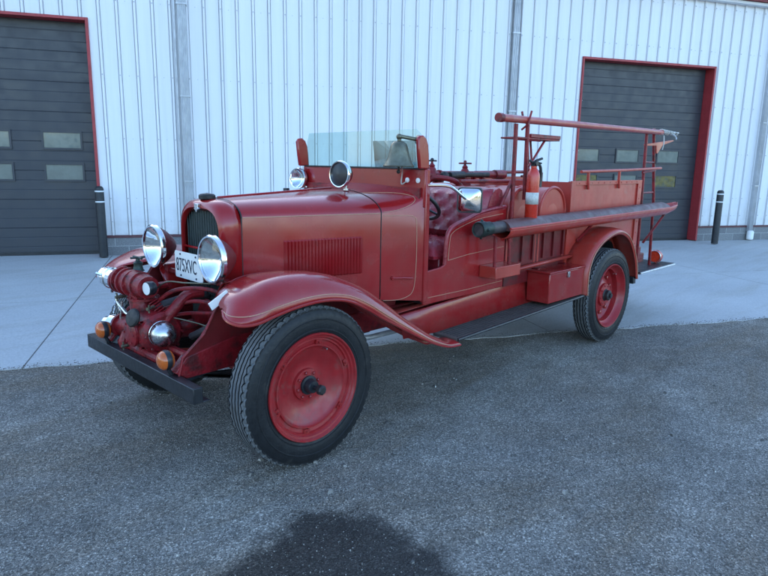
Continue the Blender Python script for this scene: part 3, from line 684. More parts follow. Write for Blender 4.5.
# ---------------- cab body
for sy in (-1, 1):
    y0, y1 = sy*.585, sy*.602
    g = MB()   # low-cut side behind the door opening
    poly = [(1.05, .655), (1.05, .872), (1.215, .885), (1.255, .90), (1.27, 1.06), (1.295, 1.115), (1.36, 1.150), (1.50, 1.185), (1.62, 1.215), (1.80, 1.235), (1.95, 1.245), (1.95, .70), (1.95, .66)]
    g.prism(poly, 'y', y0, y1)
    cs = g.build('cab_side', 'red', T, bevel=.006)
    stripe([(1.285, sy*.604, .925), (1.30, sy*.604, 1.07), (1.325, sy*.604, 1.105), (1.40, sy*.604, 1.135), (1.60, sy*.604, 1.18), (1.90, sy*.604, 1.205)], cs, .0028, 4)
    stripe([(1.285, sy*.604, .925), (1.50, sy*.604, .945), (1.93, sy*.604, .965)], cs, .0028)
    stripe([(1.09, sy*.604, .70), (1.5, sy*.604, .70), (1.93, sy*.604, .71)], cs, .0028)
    g = MB(); g.tube([(1.26, sy*.594, .90), (1.272, sy*.594, 1.06), (1.297, sy*.594, 1.118), (1.36, sy*.594, 1.155), (1.50, sy*.594, 1.19), (1.62, sy*.594, 1.222), (1.80, sy*.594, 1.244), (1.94, sy*.594, 1.252)], .014, 8, smooth=4); g.build('armrest_roll', 'seat', T)
g = MB(); g.box(1.06, 1.95, -.585, .585, .66, .70); g.build('cab_floor', 'iron', T)
g = MB(); g.box(1.27, 1.70, -.54, .54, .70, .93); sb = g.build('seat_box', 'seat', T, bevel=.01)
def cushion(mb, x0, x1, y0, y1, z0, z1, r=.05):
    nx, ny = 18, 30; rows = []
    for i in range(nx+1):
        row = []
        for j in range(ny+1):
            u = i/nx; v = j/ny; e = min(1, min(u, 1-u)*8)**.5*min(1, min(v, 1-v)*16)**.5
            tuft = .02*abs(math.sin((u*4+v*9)*PI))*abs(math.sin((u*4-v*9)*PI))
            row.append((x0+(x1-x0)*u, y0+(y1-y0)*v, z0+(z1-z0)*(e*.82)+tuft*e))
        rows.append(row)
    mb.loft(rows, closed=False, cap=False)
g = MB(); cushion(g, 1.20, 1.68, -.55, .55, .93, 1.05); g.prism([(1.20, .935), (1.68, .935), (1.68, .95), (1.20, .95)], 'y', -.55, .55); g.build('seat_cushion', 'seat', T)
g = MB()
rows = []
for i in range(19):
    row = []
    for j in range(33):
        u = i/18; v = j/32; e = min(1, min(u, 1-u)*6)**.5*min(1, min(v, 1-v)*14)**.5
        tuft = .03*abs(math.sin((u*3+v*8)*PI))*abs(math.sin((u*3-v*8)*PI))
        x = 1.66+.17*u; z = 1.0+.38*u
        row.append((x-.09*e-tuft*e, -.56+1.12*v, z+.02*e))
    rows.append(row)
g.loft(rows, closed=False, cap=False)
g.prism([(1.66, 1.0), (1.80, 1.33), (1.84, 1.37), (1.89, 1.385), (1.93, 1.37), (1.955, 1.30), (1.96, 1.0)], 'y', -.565, .565); g.build('seat_back', 'seat', T)
g = MB(); g.box(1.16, 1.23, -.56, -.40, .70, .72); g.tube([(1.12, -.30, .72), (1.18, -.30, .90)], .01, 8); g.sphere((1.18, -.30, .905), .022, 12); g.build('gear_lever', 'black', T)
# steering wheel
g = MB(); c = V((1.30, -.27, 1.29)); ax = V((.62, 0, .78)).normalized(); u = V((0, 1, 0)); w = ax.cross(u)
ring = [c+(u*math.cos(a)+w*math.sin(a))*.195 for a in [2*PI*k/40 for k in range(41)]]
g.tube(ring, .013, 10, cap=False)
for k in range(4): a = PI/4+k*PI/2; g.tube([c, c+(u*math.cos(a)+w*math.sin(a))*.19], .008, 8)
g.lathe([(.035, -.02), (.035, .015), (.02, .025)], c, ax, 16); sw = g.build('steering_wheel', 'black', T)
g = MB(); g.tube([c, (1.03, -.27, .95)], .016, 10); g.build('steering_column', 'iron', T)

# ---------------- two lateral tanks behind the seat
for i, xc in enumerate((2.165, 2.605)):
    g = MB(); r = .195
    prof = [(xc-r, .80)]+[(xc-r*math.cos(PI*k/24), 1.185+r*math.sin(PI*k/24)) for k in range(25)]+[(xc+r, .80)]
    g.prism(prof, 'y', -.60, .60)
    tk = g.build('water_tank', 'red_warm', T, sharp=40)
    for sy in (-1, 1):
        g = MB(); g.tube([(x, sy*.600, z) for x, z in prof[:]], .013, 8); g.build('tank_rim', 'red_warm', tk)
        g = MB(); g.sphere((xc, sy*.585, 1.17), .15, 20, (1, .12, 1.05)); g.build('tank_end', 'red_warm', tk)
    for y in (-.3, .3):
        g = MB(); g.tube([(x, y, z) for x, z in prof[1:-1]], .008, 6); g.build('tank_strap', 'red_warm', tk)
g = MB(); g.box(1.88, 2.86, -.575, .575, .70, .98); g.build('tank_bed', 'red_warm', T)
# lower side between cab and rear body: ledge, locker front and slats darkened for the tray's shade
for sy in (-1, 1):
    g = MB(); g.box(1.951, 2.88, sy*.585, sy*.606, .66, 1.085); ls = g.build('locker_front', 'red_shaded', T)
    g = MB(); g.add([(1.96, sy*.607, .795), (2.88, sy*.607, .822), (2.88, sy*.665, .822), (1.96, sy*.665, .795), (1.96, sy*.665, .775), (2.88, sy*.665, .802)], [(0, 1, 2, 3), (3, 2, 5, 4)]); g.build('ledge', 'red_warm', T, solid=.004)
    g = MB()
    for k in range(6): x = 2.0+k*.155; g.box(x, x+.022, sy*.607, sy*.622, .83, 1.06)
    g.box(1.97, 2.86, sy*.607, sy*.615, 1.062, 1.08)
    g.build('locker_slats', 'red_shaded', ls)
# ---------------- rear hose body
for sy in (-1, 1):
    y0, y1 = sy*.60, sy*.62
    g = MB()
    arch = [(WB-.49*math.cos(a), .50+.47*math.sin(a)) for a in [PI*k/24 for k in range(25)]]
    arch = [(x, max(z, .52)) for x, z in arch]
    poly = [(2.83, 1.425), (4.23, 1.425), (4.23, .56)]+[(x, z) for x, z in arch[::-1]]+[(2.83, .56)]
    poly = [p for i, p in enumerate(poly)]
    # build as strips so that the arch stays concave-safe
    xs = [2.83]+[a[0] for a in arch if 2.83 < a[0] < 4.23]+[4.23]
    def zlow(x):
        t = (x-WB)/.49
        return .56 if abs(t) >= 1 else max(.56, .50+.47*math.sqrt(1-t*t))
    top = [(x, 1.425) for x in xs]; bot = [(x, zlow(x)) for x in xs]; n = len(xs)
    vs = [(x, y0, z) for x, z in top]+[(x, y0, z) for x, z in bot]+[(x, y1, z) for x, z in top]+[(x, y1, z) for x, z in bot]
    g.add(vs, [(i, i+1, n+i+1, n+i) for i in range(n-1)]+[(2*n+i, 3*n+i, 3*n+i+1, 2*n+i+1) for i in range(n-1)]+[(i, 2*n+i, 2*n+i+1, i+1) for i in range(n-1)]+[(n+i, n+i+1, 3*n+i+1, 3*n+i) for i in range(n-1)]+[(0, n, 3*n, 2*n), (n-1, 3*n-1, 4*n-1, 2*n-1)])
    bs = g.build('body_side', 'red_warm', T)
    g = MB()   # raised frame round the recessed upper panel, corner posts
    f0, f1 = sy*.620, sy*.634
    g.box(2.83, 2.90, f0, f1, 1.10, 1.43); g.box(4.15, 4.235, f0, f1, .60, 1.43); g.box(2.90, 4.15, f0, f1, 1.395, 1.43); g.box(2.90, 4.15, f0, f1, 1.10, 1.14)
    for k in range(11): g.lathe([(.007, 0), (.005, .004)], (2.96+k*.115, sy*.634, 1.412), (0, sy, 0), 8)
    for k in range(11): g.lathe([(.007, 0), (.005, .004)], (2.96+k*.115, sy*.634, 1.12), (0, sy, 0), 8)
    for k in range(7): g.lathe([(.007, 0), (.005, .004)], (4.19, sy*.634, .70+k*.11), (0, sy, 0), 8)
    g.build('panel_frame', 'red_warm', bs, bevel=.002)
    # rear fender: crescent, running from y=.62 to .82
    pts = [(2.862, .50), (2.852, .60), (2.865, .72), (2.925, .835), (3.05, .925), (3.20, .980), (3.36, 1.006), (3.50, .990), (3.64, .925), (3.76, .80), (3.84, .66), (3.88, .52)]
    pp = crn(pts, 4); rings = []
    cx, cz = WB, .52
    for x, z in pp:
        d = V((x-cx, z-cz)); d = d.normalized()
        def off(k): return (x+d.x*k, z+d.y*k)
        A = [(off(-.035), .822), (off(-.012), .826), (off(.004), .818), (off(.016), .79), (off(.022), .74), (off(.022), .68), (off(.022), .618)]
        rings.append([(p[0], sy*y, p[1]) for p, y in A])
    g = MB(); g.loft(rings, closed=False, cap=False); rf = g.build('rear_fender', 'red_warm', T, solid=.004, sharp=60)
    stripe([tuple(V(r[1])+V((0, sy*.003, 0))) for r in rings], rf, .005)
    g = MB(); g.box(3.845, 3.90, sy*.62, sy*.80, .47, .535); g.build('fender_bracket', 'black', rf, bevel=.005)
    # inner wheel housing
    g = MB(); g.loft([[(x-(x-cx)*.02, sy*.62, z), (x-(x-cx)*.02, sy*.50, z)] for x, z in pp], closed=False, cap=False); g.loft([[(x, sy*.50, z), (x, sy*.50, .5)] for x, z in pp], closed=False, cap=False); g.build('wheel_housing', 'iron', rf)
g = MB(); g.box(2.83, 2.85, -.60, .60, .70, 1.42); g.box(4.20, 4.228, -.60, .60, .62, 1.30); g.box(2.85, 4.20, -.60, .60, 1.12, 1.15); g.build('hose_bed', 'red_warm', T)
# folded hose in bed (just below the rim)
g = MB()
for k in range(8): g.tube([(2.95, -.5+.14*k, 1.20), (4.1, -.5+.14*k, 1.20)], .045, 8)
g.build('bed_slats', 'wood', T)

# toolboxes
for sy in (-1, 1):
    g = MB(); z0 = .512
    g.add([(x, y, z) for x in (2.28, 2.825) for y in (sy*.605, sy*.802) for z in (z0, .742)], [(0, 1, 3, 2), (4, 6, 7, 5), (0, 4, 5, 1), (2, 3, 7, 6), (0, 2, 6, 4), (1, 5, 7, 3)])
    tb = g.build('tool_box', 'red', T, bevel=.006)
    g = MB(); g.box(2.268, 2.835, sy*.604, sy*.812, .743, .756); lid = g.build('lid', 'red', tb, bevel=.004)
    g = MB(); g.box(2.54, 2.57, sy*.803, sy*.816, .69, .735); g.build('hasp', 'dull_chrome', tb, bevel=.002)
    for hx in (2.34, 2.75): g = MB(); g.box(hx, hx+.035, sy*.612, sy*.66, .757, .761); g.tube([(hx-.002, sy*.609, .758), (hx+.037, sy*.609, .758)], .005, 6); g.build('hinge', 'red_gear', tb)
    g = MB(); g.box(1.64, 1.95, sy*.604, sy*.745, .772, .856); g.build('step_box', 'red_warm', T, bevel=.005)

# ---------------- racks, rails, tray
RG = 'red_gear'
def tubeobj(name, segs, mat=RG, r=.014, n=10, parent=None, smooth=0):
    g = MB()
    for sgm in segs: g.tube(sgm, r, n, smooth=smooth)
    return g.build(name, mat, parent or T)
for sy in (-1,):
    rk = tubeobj('front_rack', [[(1.965, sy*.635, 1.0), (1.955, sy*.635, 1.835)], [(2.12, sy*.635, 1.30), (2.105, sy*.635, 1.865)]], r=.016)
    g = MB(); g.box(1.97, 2.565, sy*.50, sy*.645, 1.735, 1.748); g.box(2.14, 2.565, sy*.632, sy*.65, 1.748, 1.775); g.build('rack_shelf', RG, rk, bevel=.003)
    tubeobj('rack_brace', [[(1.96, sy*.63, 1.732), (2.30, sy*.63, 1.732)], [(2.12, sy*.63, 1.50), (2.42, sy*.60, 1.74)], [(2.25, sy*.55, 1.74), (2.25, sy*.58, 1.50), (2.12, sy*.62, 1.50)], [(2.34, sy*.52, 1.74), (2.34, sy*.56, 1.47), (2.12, sy*.60, 1.47)]], r=.009, n=8, parent=rk)
    tubeobj('rack_brace', [[(1.965, sy*.62, 1.44), (1.80, sy*.57, 1.10)]], r=.013, parent=rk)
    tubeobj('pole_hook', [[(2.06, sy*.615, 1.80), (2.06, sy*.665, 1.835), (2.10, sy*.665, 1.93)], [(2.10, sy*.60, 1.87), (2.10, sy*.585, 1.93)]], r=.008, n=6, parent=rk)
    # rear rack
    rr = tubeobj('rear_rack', [[(4.37, sy*.60, .53), (4.31, sy*.60, 1.875)], [(4.76, sy*.58, .53), (4.70, sy*.58, 1.20), (4.52, sy*.58, 1.93)]], r=.015)
    g = MB(); g.prism([(4.30, 1.772), (5.02, 1.838), (5.03, 1.826), (4.74, 1.775), (4.63, 1.69), (4.60, 1.69), (4.58, 1.765), (4.30, 1.757)], 'y', sy*.585, sy*.60); g.build('gusset', 'red_warm', rr, bevel=.003)
    tubeobj('cross_brace', [[(4.31, sy*.60, 1.60), (4.62, sy*.58, 1.60)], [(4.33, sy*.60, 1.30), (4.66, sy*.58, 1.30)], [(4.25, sy*.62, 1.50), (4.66, sy*.58, 1.52)]], r=.010, n=8, parent=rr)
    # hand rail along top of hose bed
    tubeobj('side_rail', [[(2.97, sy*.635, 1.505), (3.85, sy*.635, 1.522), (4.66, sy*.635, 1.545)], [(3.12, sy*.635, 1.36), (3.10, sy*.635, 1.44), (3.10, sy*.635, 1.508)], [(3.72, sy*.635, 1.36), (3.70, sy*.635, 1.44), (3.70, sy*.635, 1.518)]], 'red_warm', .013)
    # tray brace
    [tubeobj('tray_bracket', [p_], r=.012) for p_ in ([(4.60, sy*.76, 1.12), (4.42, sy*.70, .92), (4.40, sy*.63, .80)], [(1.80, sy*.74, .865), (1.79, sy*.74, 1.05)], [(1.655, sy*.72, .855), (1.65, sy*.72, 1.07)], [(3.0, sy*.63, .93), (3.02, sy*.74, 1.07)])]
tray = MB(); rings = []
def tz(X): return 1.125+(X-1.69)*.0125
for X, k in ((1.68, .97), (1.72, 1), (2.7, 1), (3.7, 1), (4.55, 1), (4.72, .9), (4.86, .35), (4.92, .1)):
    c = V((X, -.735, tz(X)+(.0 if X < 4.6 else (X-4.6)*.12)))
    rings.append([c+V((0, -math.sin(a)*.085*k, -.072*k*math.cos(a)+(.0))) for a in [(-PI/2)*1.0+PI*i/14 for i in range(15)]])
tray.loft(rings, closed=False, cap=False); tr = tray.build('suction_tray', 'red_warm', T, solid=.004, offset=1)
tubeobj('tray_rolled_edge', [[rg[-1] for rg in rings[:6]]], 'red_warm', .009, parent=tr)
g = MB(); R = []
for X in (1.70, 2.6, 3.6, 4.52, 4.58):
    R.append([(X, -.725-.083*math.cos(PI*i/12)*(-1), tz(X)-.018+.070*math.sin(PI*i/12)*(1 if X < 4.57 else .8)) for i in range(13)])
g.loft(R, closed=True, cap=True); g.build('tray_cover', 'cover', tr)

# tail step
g = MB(); g.box(4.24, 5.16, -.70, .70, .500, .525); ts = g.build('tail_step', 'black', T, bevel=.003)
g = MB(); g.tube([(4.24, -.703, .512), (5.16, -.703, .512)], .010, 8); g.tube([(5.163, -.70, .512), (5.163, .70, .512)], .010, 8); g.build('step_edging', 'silverpaint', ts)
g = MB(); g.box(4.30, 4.45, -.60, -.45, .62, .76); g.build('tail_bracket', RG, T, bevel=.01)
g = MB(); g.lathe([(.05, 0), (.066, .02), (.07, .06), (.06, .075)], (5.02, -.56, .60), (-1, 0, 0), 20); g.tube([(4.99, -.56, .525), (4.99, -.56, .58)], .012, 8)
tl = g.build('tail_lamp', 'redlens', T)
g = MB(); g.sphere((5.0, -.56, .598), .066, 18, (.8, 1, 1)); g.build('lamp_lens', 'redlens', tl)
g = MB(); g.lathe([(.062, 0), (.066, .004), (.066, .016), (.062, .02)], (4.955, -.56, .60), (-1, 0, 0), 20, cap=False); g.build('lamp_rim', 'dull_chrome', tl, solid=.002)

# pump valves and pipe work on top, behind the seat (far side)
def valve(x, y, z, big):
    g = MB()
    g.sphere((x, y, z-.10), .052, 14); g.lathe([(.040, -.14), (.036, -.05), (.022, -.03), (.026, -.02), (.010, 0), (.010, .02)], (x, y, z), (0, 0, 1), 16)
    g.tube([(x-.10, y, z-.10), (x+.10, y, z-.10)], .034, 12); g.lathe([(.046, 0), (.046, .02)], (x-.105, y, z-.10), (1, 0, 0), 16); g.lathe([(.046, 0), (.046, .02)], (x+.085, y, z-.10), (1, 0, 0), 16)
    vb = g.build('valve_body', RG, T)
    g = MB()
    if big:
        g.tube([(x-.075, y-.02, z+.018), (x+.075, y+.02, z+.018)], .007, 8); g.sphere((x, y, z+.025), .016, 10)
    else:
        g.tube([V((x, y, z+.012))+V((math.cos(a), math.sin(a), 0))*.05 for a in [2*PI*k/20 for k in range(21)]], .007, 8, cap=False)
        for k in range(3): a = k*2.094; g.tube([(x, y, z+.012), (x+.05*math.cos(a), y+.05*math.sin(a), z+.012)], .005, 6)
        g.sphere((x, y, z+.025), .014, 10)
    g.build('valve_handle', 'black' if big else RG, vb)
valve(2.02, .18, 1.555, True); valve(2.46, .18, 1.545, False)
g = MB()
g.tube([(2.10, .18, 1.40), (2.10, .18, 1.46)], .05, 12); g.tube([(2.10, .18, 1.462), (2.9, .18, 1.462)], .030, 12); g.tube([(2.46, .18, 1.30), (2.46, .18, 1.46)], .055, 14)
g.tube([(2.9, .18, 1.462), (3.05, .18, 1.462)], .042, 12); g.tube([(2.72, .18, 1.38), (2.72, .18, 1.46)], .03, 10); g.tube([(1.96, .18, 1.40), (1.98, .10, 1.44), (2.10, .02, 1.42), (2.2, .0, 1.36)], .022, 10, smooth=5)
g.build('discharge_pipe', RG, T)
g = MB(); g.tube([(2.15, .10, 1.455), (2.35, .11, 1.462)], .03, 12); g.tube([(2.34, .11, 1.462), (2.72, .12, 1.462)], [.017, .022], 10); g.lathe([(.02, 0), (.035, .02), (.035, .05), (.02, .07)], (2.12, .1, 1.455), (-1, 0, 0), 14); g.build('deck_nozzle', 'iron', T)
tubeobj('deck_rail', [[(2.9, .40, 1.475), (4.05, .40, 1.485), (4.10, .40, 1.47), (4.10, .40, 1.38)], [(3.35, .40, 1.478), (3.35, .40, 1.36)]], RG, .016)
tubeobj('deck_rail', [[(2.1, -.05, 1.415), (3.0, -.05, 1.412)]], RG, .014)

# ---------------- headlamps
def lamp(name, c, ax, R, bowl_mat, depth, parent=T, reflector=True, lensmat='lens', rimmat='chrome'):
    c = V(c); ax = V(ax).normalized(); g = MB()
    g.lathe([(R*.98, 0), (R*1.0, -.01), (R*.93, -depth*.22), (R*.74, -depth*.5), (R*.48, -depth*.76), (R*.24, -depth*.93), (0, -depth)], c, ax, 40, cap=False)
    body = g.build(name, bowl_mat, parent)
    g = MB(); g.lathe([(R*.90, .004), (R*.93, .013), (R*.99, .014), (R*1.045, .006), (R*1.05, -.010), (R*1.0, -.018)], c, ax, 48, cap=False); g.build('rim', rimmat, body)
    if reflector:
        g = MB(); g.lathe([(R*.92*q/12, .001-depth*.42*(1-(q/12)**2)) for q in range(12, -1, -1)], c, ax, 40, cap=False); g.build('reflector', 'mirrorchrome', body, sharp=80)
    g = MB(); g.lathe([(R*.925, .003), (R*.7, .010), (R*.4, .015), (.001, .018)], c, ax, 40, cap=False); g.build('lens', lensmat, body)
    return body
for sy in (-1, 1):
    hl = lamp('headlamp', (-.285, sy*.322, 1.050), (-1, 0, 0), .122, 'red_shaded', .135)
    g = MB(); g.tube([(-.21, sy*.322, .94), (-.20, sy*.322, .86), (-.12, sy*.33, .80)], .018, 10, smooth=4); g.build('lamp_bracket', RG, hl)
g = MB(); g.tube([(-.20, -.322, .905), (-.20, .322, .905)], .015, 10); g.build('lamp_bar', RG, T)
# cowl spot lamps
def spot(c, ax, R, lensmat, base):
    b_ = lamp('spot_lamp', c, ax, R, 'black', R*1.25, reflector=(lensmat == 'lens'), lensmat=lensmat)
    g = MB(); g.tube([V(c)-V(ax).normalized()*R*.7, V(base)+V((0, 0, .03)), base], .009, 8); g.lathe([(.02, 0), (.02, .01)], V(base), (0, 0, 1), 12); g.build('lamp_stalk', 'dull_chrome', b_)
spot((.70, -.19, 1.475), (-.98, -.10, .02), .080, 'black', (.76, -.18, 1.375))
spot((.985, .60, 1.425), (-.98, -.2, 0), .074, 'lens', (1.03, .56, 1.36))
g = MB(); g.box(.80, .83, .50, .54, 1.30, 1.36); g.build('cowl_vent_knob', 'black', T, bevel=.004)

# ---------------- bell and mirror
g = MB(); bc = V((.90, -.50, 1.527))
g.lathe([(.094, 0), (.096, .006), (.088, .018), (.074, .045), (.062, .085), (.054, .118), (.046, .138), (.030, .150), (.016, .154), (.0, .155)], bc, (0, 0, 1), 40)
g.lathe([(.0, .006), (.08, .004), (.092, -.001)], bc, (0, 0, 1), 40, cap=False)
bell = g.build('bell', 'brass', T)
g = MB(); g.tube([(.90, -.50, 1.525), (.90, -.50, 1.497)], .005, 8); g.sphere((.90, -.50, 1.498), .013, 10); g.build('clapper', 'iron', bell)
g = MB(); g.tube([(.90, -.50, 1.68), (.90, -.50, 1.70), (.905, -.505, 1.708), (.95, -.53, 1.700), (1.0, -.57, 1.690)], .012, 10); g.sphere((.90, -.50, 1.705), .019, 12); g.lathe([(.03, 0), (.03, .02), (.018, .03)], (1.01, -.572, 1.688), (-.8, .5, 0), 16); g.build('bell_arm', 'brass', T)
g = MB(); g.tube([(1.07, -.60, 1.418), (1.12, -.70, 1.418), (1.15, -.735, 1.40), (1.22, -.75, 1.355), (1.28, -.755, 1.325)], .010, 10, smooth=4); g.build('mirror_arm', 'chrome', T)
g = MB(); mc = V((1.290, -.755, 1.328)); R = Matrix.Rotation(.50, 3, 'Z')
def sq(h, x, rr, n=5):
    out = []
    for cx_, cz_, a0 in ((1, 1, 0), (-1, 1, 90), (-1, -1, 180), (1, -1, 270)):
        for k in range(n):
            a = math.radians(a0+90*k/(n-1)); out.append(V((x, cx_*(h-rr)+math.cos(a)*rr, cz_*(h-rr)+math.sin(a)*rr)))
    return out
g.loft([[mc+R@p for p in sq(h, x, min(h*.4, .026))] for h, x in ((.072, .03), (.078, .02), (.081, .0), (.078, -.014))]); mir = g.build('mirror', 'black', T)
g = MB(); g.loft([[mc+R@p for p in sq(h, x, min(h*.4, .025))] for h, x in ((.072, -.0145), (.070, -.020), (.04, -.032), (.010, -.042))]); g.build('mirror_back', 'chrome', mir, sharp=60)
for o_ in (): pass

# ---------------- license plate
pl = MB(); pc = V((-.245, -.002, .970)); PR = Matrix.Rotation(0, 3, 'Z')
def rect_round(w, h, r, n=4):
    out = []
    for sx, sz, a0 in ((1, 1, 0), (-1, 1, 90), (-1, -1, 180), (1, -1, 270)):
        for k in range(n):
            a = math.radians(a0+90*k/(n-1)); out.append((sx*(w-r)+math.cos(a)*r, sz*(h-r)+math.sin(a)*r))
    return out
pl.prism([(pc.y+a, pc.z+b) for a, b in rect_round(.150, .075, .012)], 'x', -.247, -.243)
plate = pl.build('license_plate', 'white', T)
# local text: x -> -Y (reads left to right seen from the front), y -> Z, faces -X
def plate_mat(y, z, x=-.2475, sx=1.): return Matrix.Translation((x, y, z)) @ Matrix(((0, 0, -1, 0), (-1*sx, 0, 0, 0), (0, 1, 0, 0), (0, 0, 0, 1)))
text_mesh('plate_number', '875XVC', .108, 'ink', plate, plate_mat(pc.y+.022, pc.z-.004, sx=.60))
g = MB()
for dy in (-.085, .085):
    for dz in (-.060, .060): g.lathe([(.006, 0), (.005, .004)], (-.247, pc.y+dy, pc.z+dz), (-1, 0, 0), 10)
g.build('plate_bolts', 'ink', plate)
g = MB(); g.tube([(-.24, 0, .91), (-.21, 0, .90), (-.20, 0, .905)], .008, 8); g.build('plate_bracket', RG, plate)

# ---------------- front pump group
g = MB()
P0 = (-.46, .12)
g.lathe([(.095, -.13), (.115, -.11), (.118, .06), (.100, .10), (.07, .13)], (-.44, .06, .635), (0, 1, 0), 32)      # main volute, axis across
g.lathe([(.06, .0), (.068, .05), (.058, .14), (.05, .20), (.062, .235)], (-.45, .12, .66), (-.12, .15, 1), 24)        # riser
g.tube([(-.47, .02, .875), (-.47, .16, .882), (-.48, .37, .868)], [.060, .072, .062], 24)                            # upper manifold
g.lathe([(.072, -.012), (.072, .012)], (-.472, .10, .88), (0, 1, 0), 24); g.lathe([(.070, -.01), (.070, .01)], (-.48, .35, .868), (0, 1, 0), 24)
g.tube([(-.46, .14, .62), (-.48, .38, .605)], .056, 20); g.lathe([(.07, -.01), (.07, .012)], (-.48, .36, .605), (0, 1, 0), 24)
g.lathe([(.075, 0), (.075, .012), (.06, .02)], (-.555, .06, .635), (-1, 0, 0), 24); g.tube([(-.44, .06, .635), (-.555, .06, .635)], .07, 20)
g.tube([(-.44, -.03, .66), (-.38, -.06, .75), (-.30, -.08, .83), (-.22, -.10, .84)], .030, 12, smooth=5)
g.tube([(-.42, .05, .55), (-.40, .03, .48)], .05, 14); g.tube([(-.30, .06, .60), (0, .03, .56)], .035, 12)
for k in range(8):
    a = 2*PI*k/8; g.lathe([(.008, 0), (.008, .012)], (-.44+.10*math.cos(a), -.072, .635+.10*math.sin(a)), (0, -1, 0), 6)
for k in range(6):
    a = 2*PI*k/6; g.lathe([(.007, 0), (.007, .012)], (-.567, .06+.055*math.cos(a), .635+.055*math.sin(a)), (-1, 0, 0), 6)
for yy in (.17, .25, .31):
    g.lathe([(.078, -.007), (.078, .007)], (-.475, yy, .876), (0, 1, 0), 24)
for yy in (.17, .31):
    for k in range(8): a = 2*PI*k/8; g.lathe([(.007, -.018), (.007, .018)], (-.475+.068*math.cos(a), yy, .876+.068*math.sin(a)), (0, 1, 0), 6)
for k in range(10):
    a = 2*PI*k/10; g.lathe([(.008, 0), (.008, .016)], (-.452+.072*math.cos(a), .127+.072*math.sin(a), .80), (0, 0, 1), 6)
g.lathe([(.085, .795), (.085, .808)], (-.452, .127, 0), (0, 0, 1), 24)
g.lathe([(.06, 0), (.06, .05), (.045, .06), (.045, .10)], (-.40, .26, .66), (0, .1, 1), 18)
g.tube([(-.40, .26, .75), (-.38, .24, .82), (-.30, .12, .86)], .022, 10, smooth=5)
g.tube([(-.52, .22, .60), (-.54, .22, .53), (-.46, .20, .50)], .024, 10, smooth=5)
g.box(-.53, -.45, -.03, .15, .49, .53)
for z_ in (.565, .60, .67, .705): g.tube([(-.44+.112*math.cos(q_), -.02, z_+.0*q_) for q_ in (2.4, 2.8, 3.14, 3.5, 3.9)], .006, 6)
pump = g.build('front_pump', RG, T, sharp=30)
for (a_, b_) in (((-.50, .24, .80), (-.56, .24, .80)), ((-.54, .10, .56), (-.60, .10, .56)), ((-.47, -.03, .78), (-.52, -.06, .78))):
    g = MB(); g.tube([a_, b_], .009, 8); g.tube([V(b_)+V((.01, 0, -.022)), V(b_)+V((.01, 0, .022))], .005, 6); g.build('petcock', 'brass', pump)
g = MB()
for k in range(14): c_ = V((-.49-.004*k, .40-.006*k, .80-.013*k+.0004*k*k)); g.tube([c_+V((0, .006*math.cos(q*1.57+k), .006*math.sin(q*1.57+k))) for q in range(5)], .0018, 4)
g.build('cap_chain', 'dull_chrome', pump)
g = MB(); g.tube([(-.30, -.10, .60), (-.26, -.20, .66), (-.2, -.28, .75), (-.14, -.30, .82)], .02, 10, smooth=6); g.tube([(-.40, .10, .74), (-.25, .05, .78), (-.12, .02, .79)], .028, 12, smooth=5); g.build('radiator_hose', 'hose', T)
g = MB(); g.lathe([(.045, 0), (.05, .01), (.045, .02), (.03, .024)], (-.555, .02, .725), (-.9, -.2, .3), 20); g.build('drain_plug', 'iron', pump)
g = MB(); g.lathe([(.052, 0), (.058, .005), (.058, .055), (.050, .060), (.050, .066), (.062, .072), (.062, .088), (.052, .092), (.052, .098), (.058, .103), (.058, .135), (.045, .142), (.02, .145)], (-.48, .375, .868), (-.10, 1, .03), 28)
for a in (.6, 2.7, 4.8): g.tube([V((-.49, .46, .868))+V((math.cos(a), 0, math.sin(a)))*.055, V((-.49, .475, .868))+V((math.cos(a), 0, math.sin(a)))*.085], .008, 8)
g.build('outlet_cap', 'chrome', pump, sharp=30)
g = MB(); g.lathe([(.045, 0), (.060, .006), (.060, .045), (.050, .055), (.045, .085), (.03, .09)], (-.50, .375, .603), (-.45, 1, .02), 28); g.build('outlet_cap', 'chrome', pump, sharp=30)
g = MB(); g.lathe([(.022, 0), (.026, .01), (.034, .04), (.040, .055)], (-.50, .345, .55), (-.3, .3, -1), 16); g.build('outlet_elbow', 'black', pump)
g = MB(); g.lathe([(.056, 0), (.066, .012), (.068, .02), (.063, .045), (.046, .07), (.023, .084), (0, .088)], (-.455, -.075, .640), (-.08, -1, .02), 32); g.build('suction_cap', 'dull_chrome', pump)
g = MB(); g.lathe([(.070, -.006), (.070, .010)], (-.455, -.068, .640), (-.08, -1, .02), 32, cap=False); g.build('cap_ring', 'chrome', pump, solid=.004)
g = MB(); g.lathe([(.035, 0), (.037, .004), (.037, .035), (.03, .045)], (-.50, -.020, .880), (1, .15, 0), 24); gg = g.build('gauge', 'black', pump)
g = MB(); g.lathe([(.033, 0), (.0, .001)], (-.501, -.020, .880), (-1, -.15, 0), 24); g.build('gauge_face', 'white', pump)
g = MB(); g.lathe([(.034, 0), (.028, .008), (.022, .03), (.026, .045), (.012, .055), (.009, .075)], (-.45, .175, .945), (0, 0, 1), 18); g.tube([(-.45, .125, 1.018), (-.45, .225, 1.018)], .007, 8); g.tube([(-.49, .175, 1.018), (-.41, .175, 1.018)], .006, 8); g.build('relief_valve', 'greenbrass', pump)
g = MB(); g.tube([(-.50, .35, .74), (-.50, .25, .70), (-.49, .18, .69)], .010, 8); g.tube([(-.50, .38, .77), (-.50, .33, .70)], .007, 8); g.tube([(-.50, .30, .76), (-.51, .31, .66)], .006, 8); g.build('pump_lever', 'dull_chrome', pump)
def hoses(name, paths, mat, r):
    g = MB()
    for p in paths: g.tube(p, r, 10, smooth=7)
    return g.build(name, mat, pump)
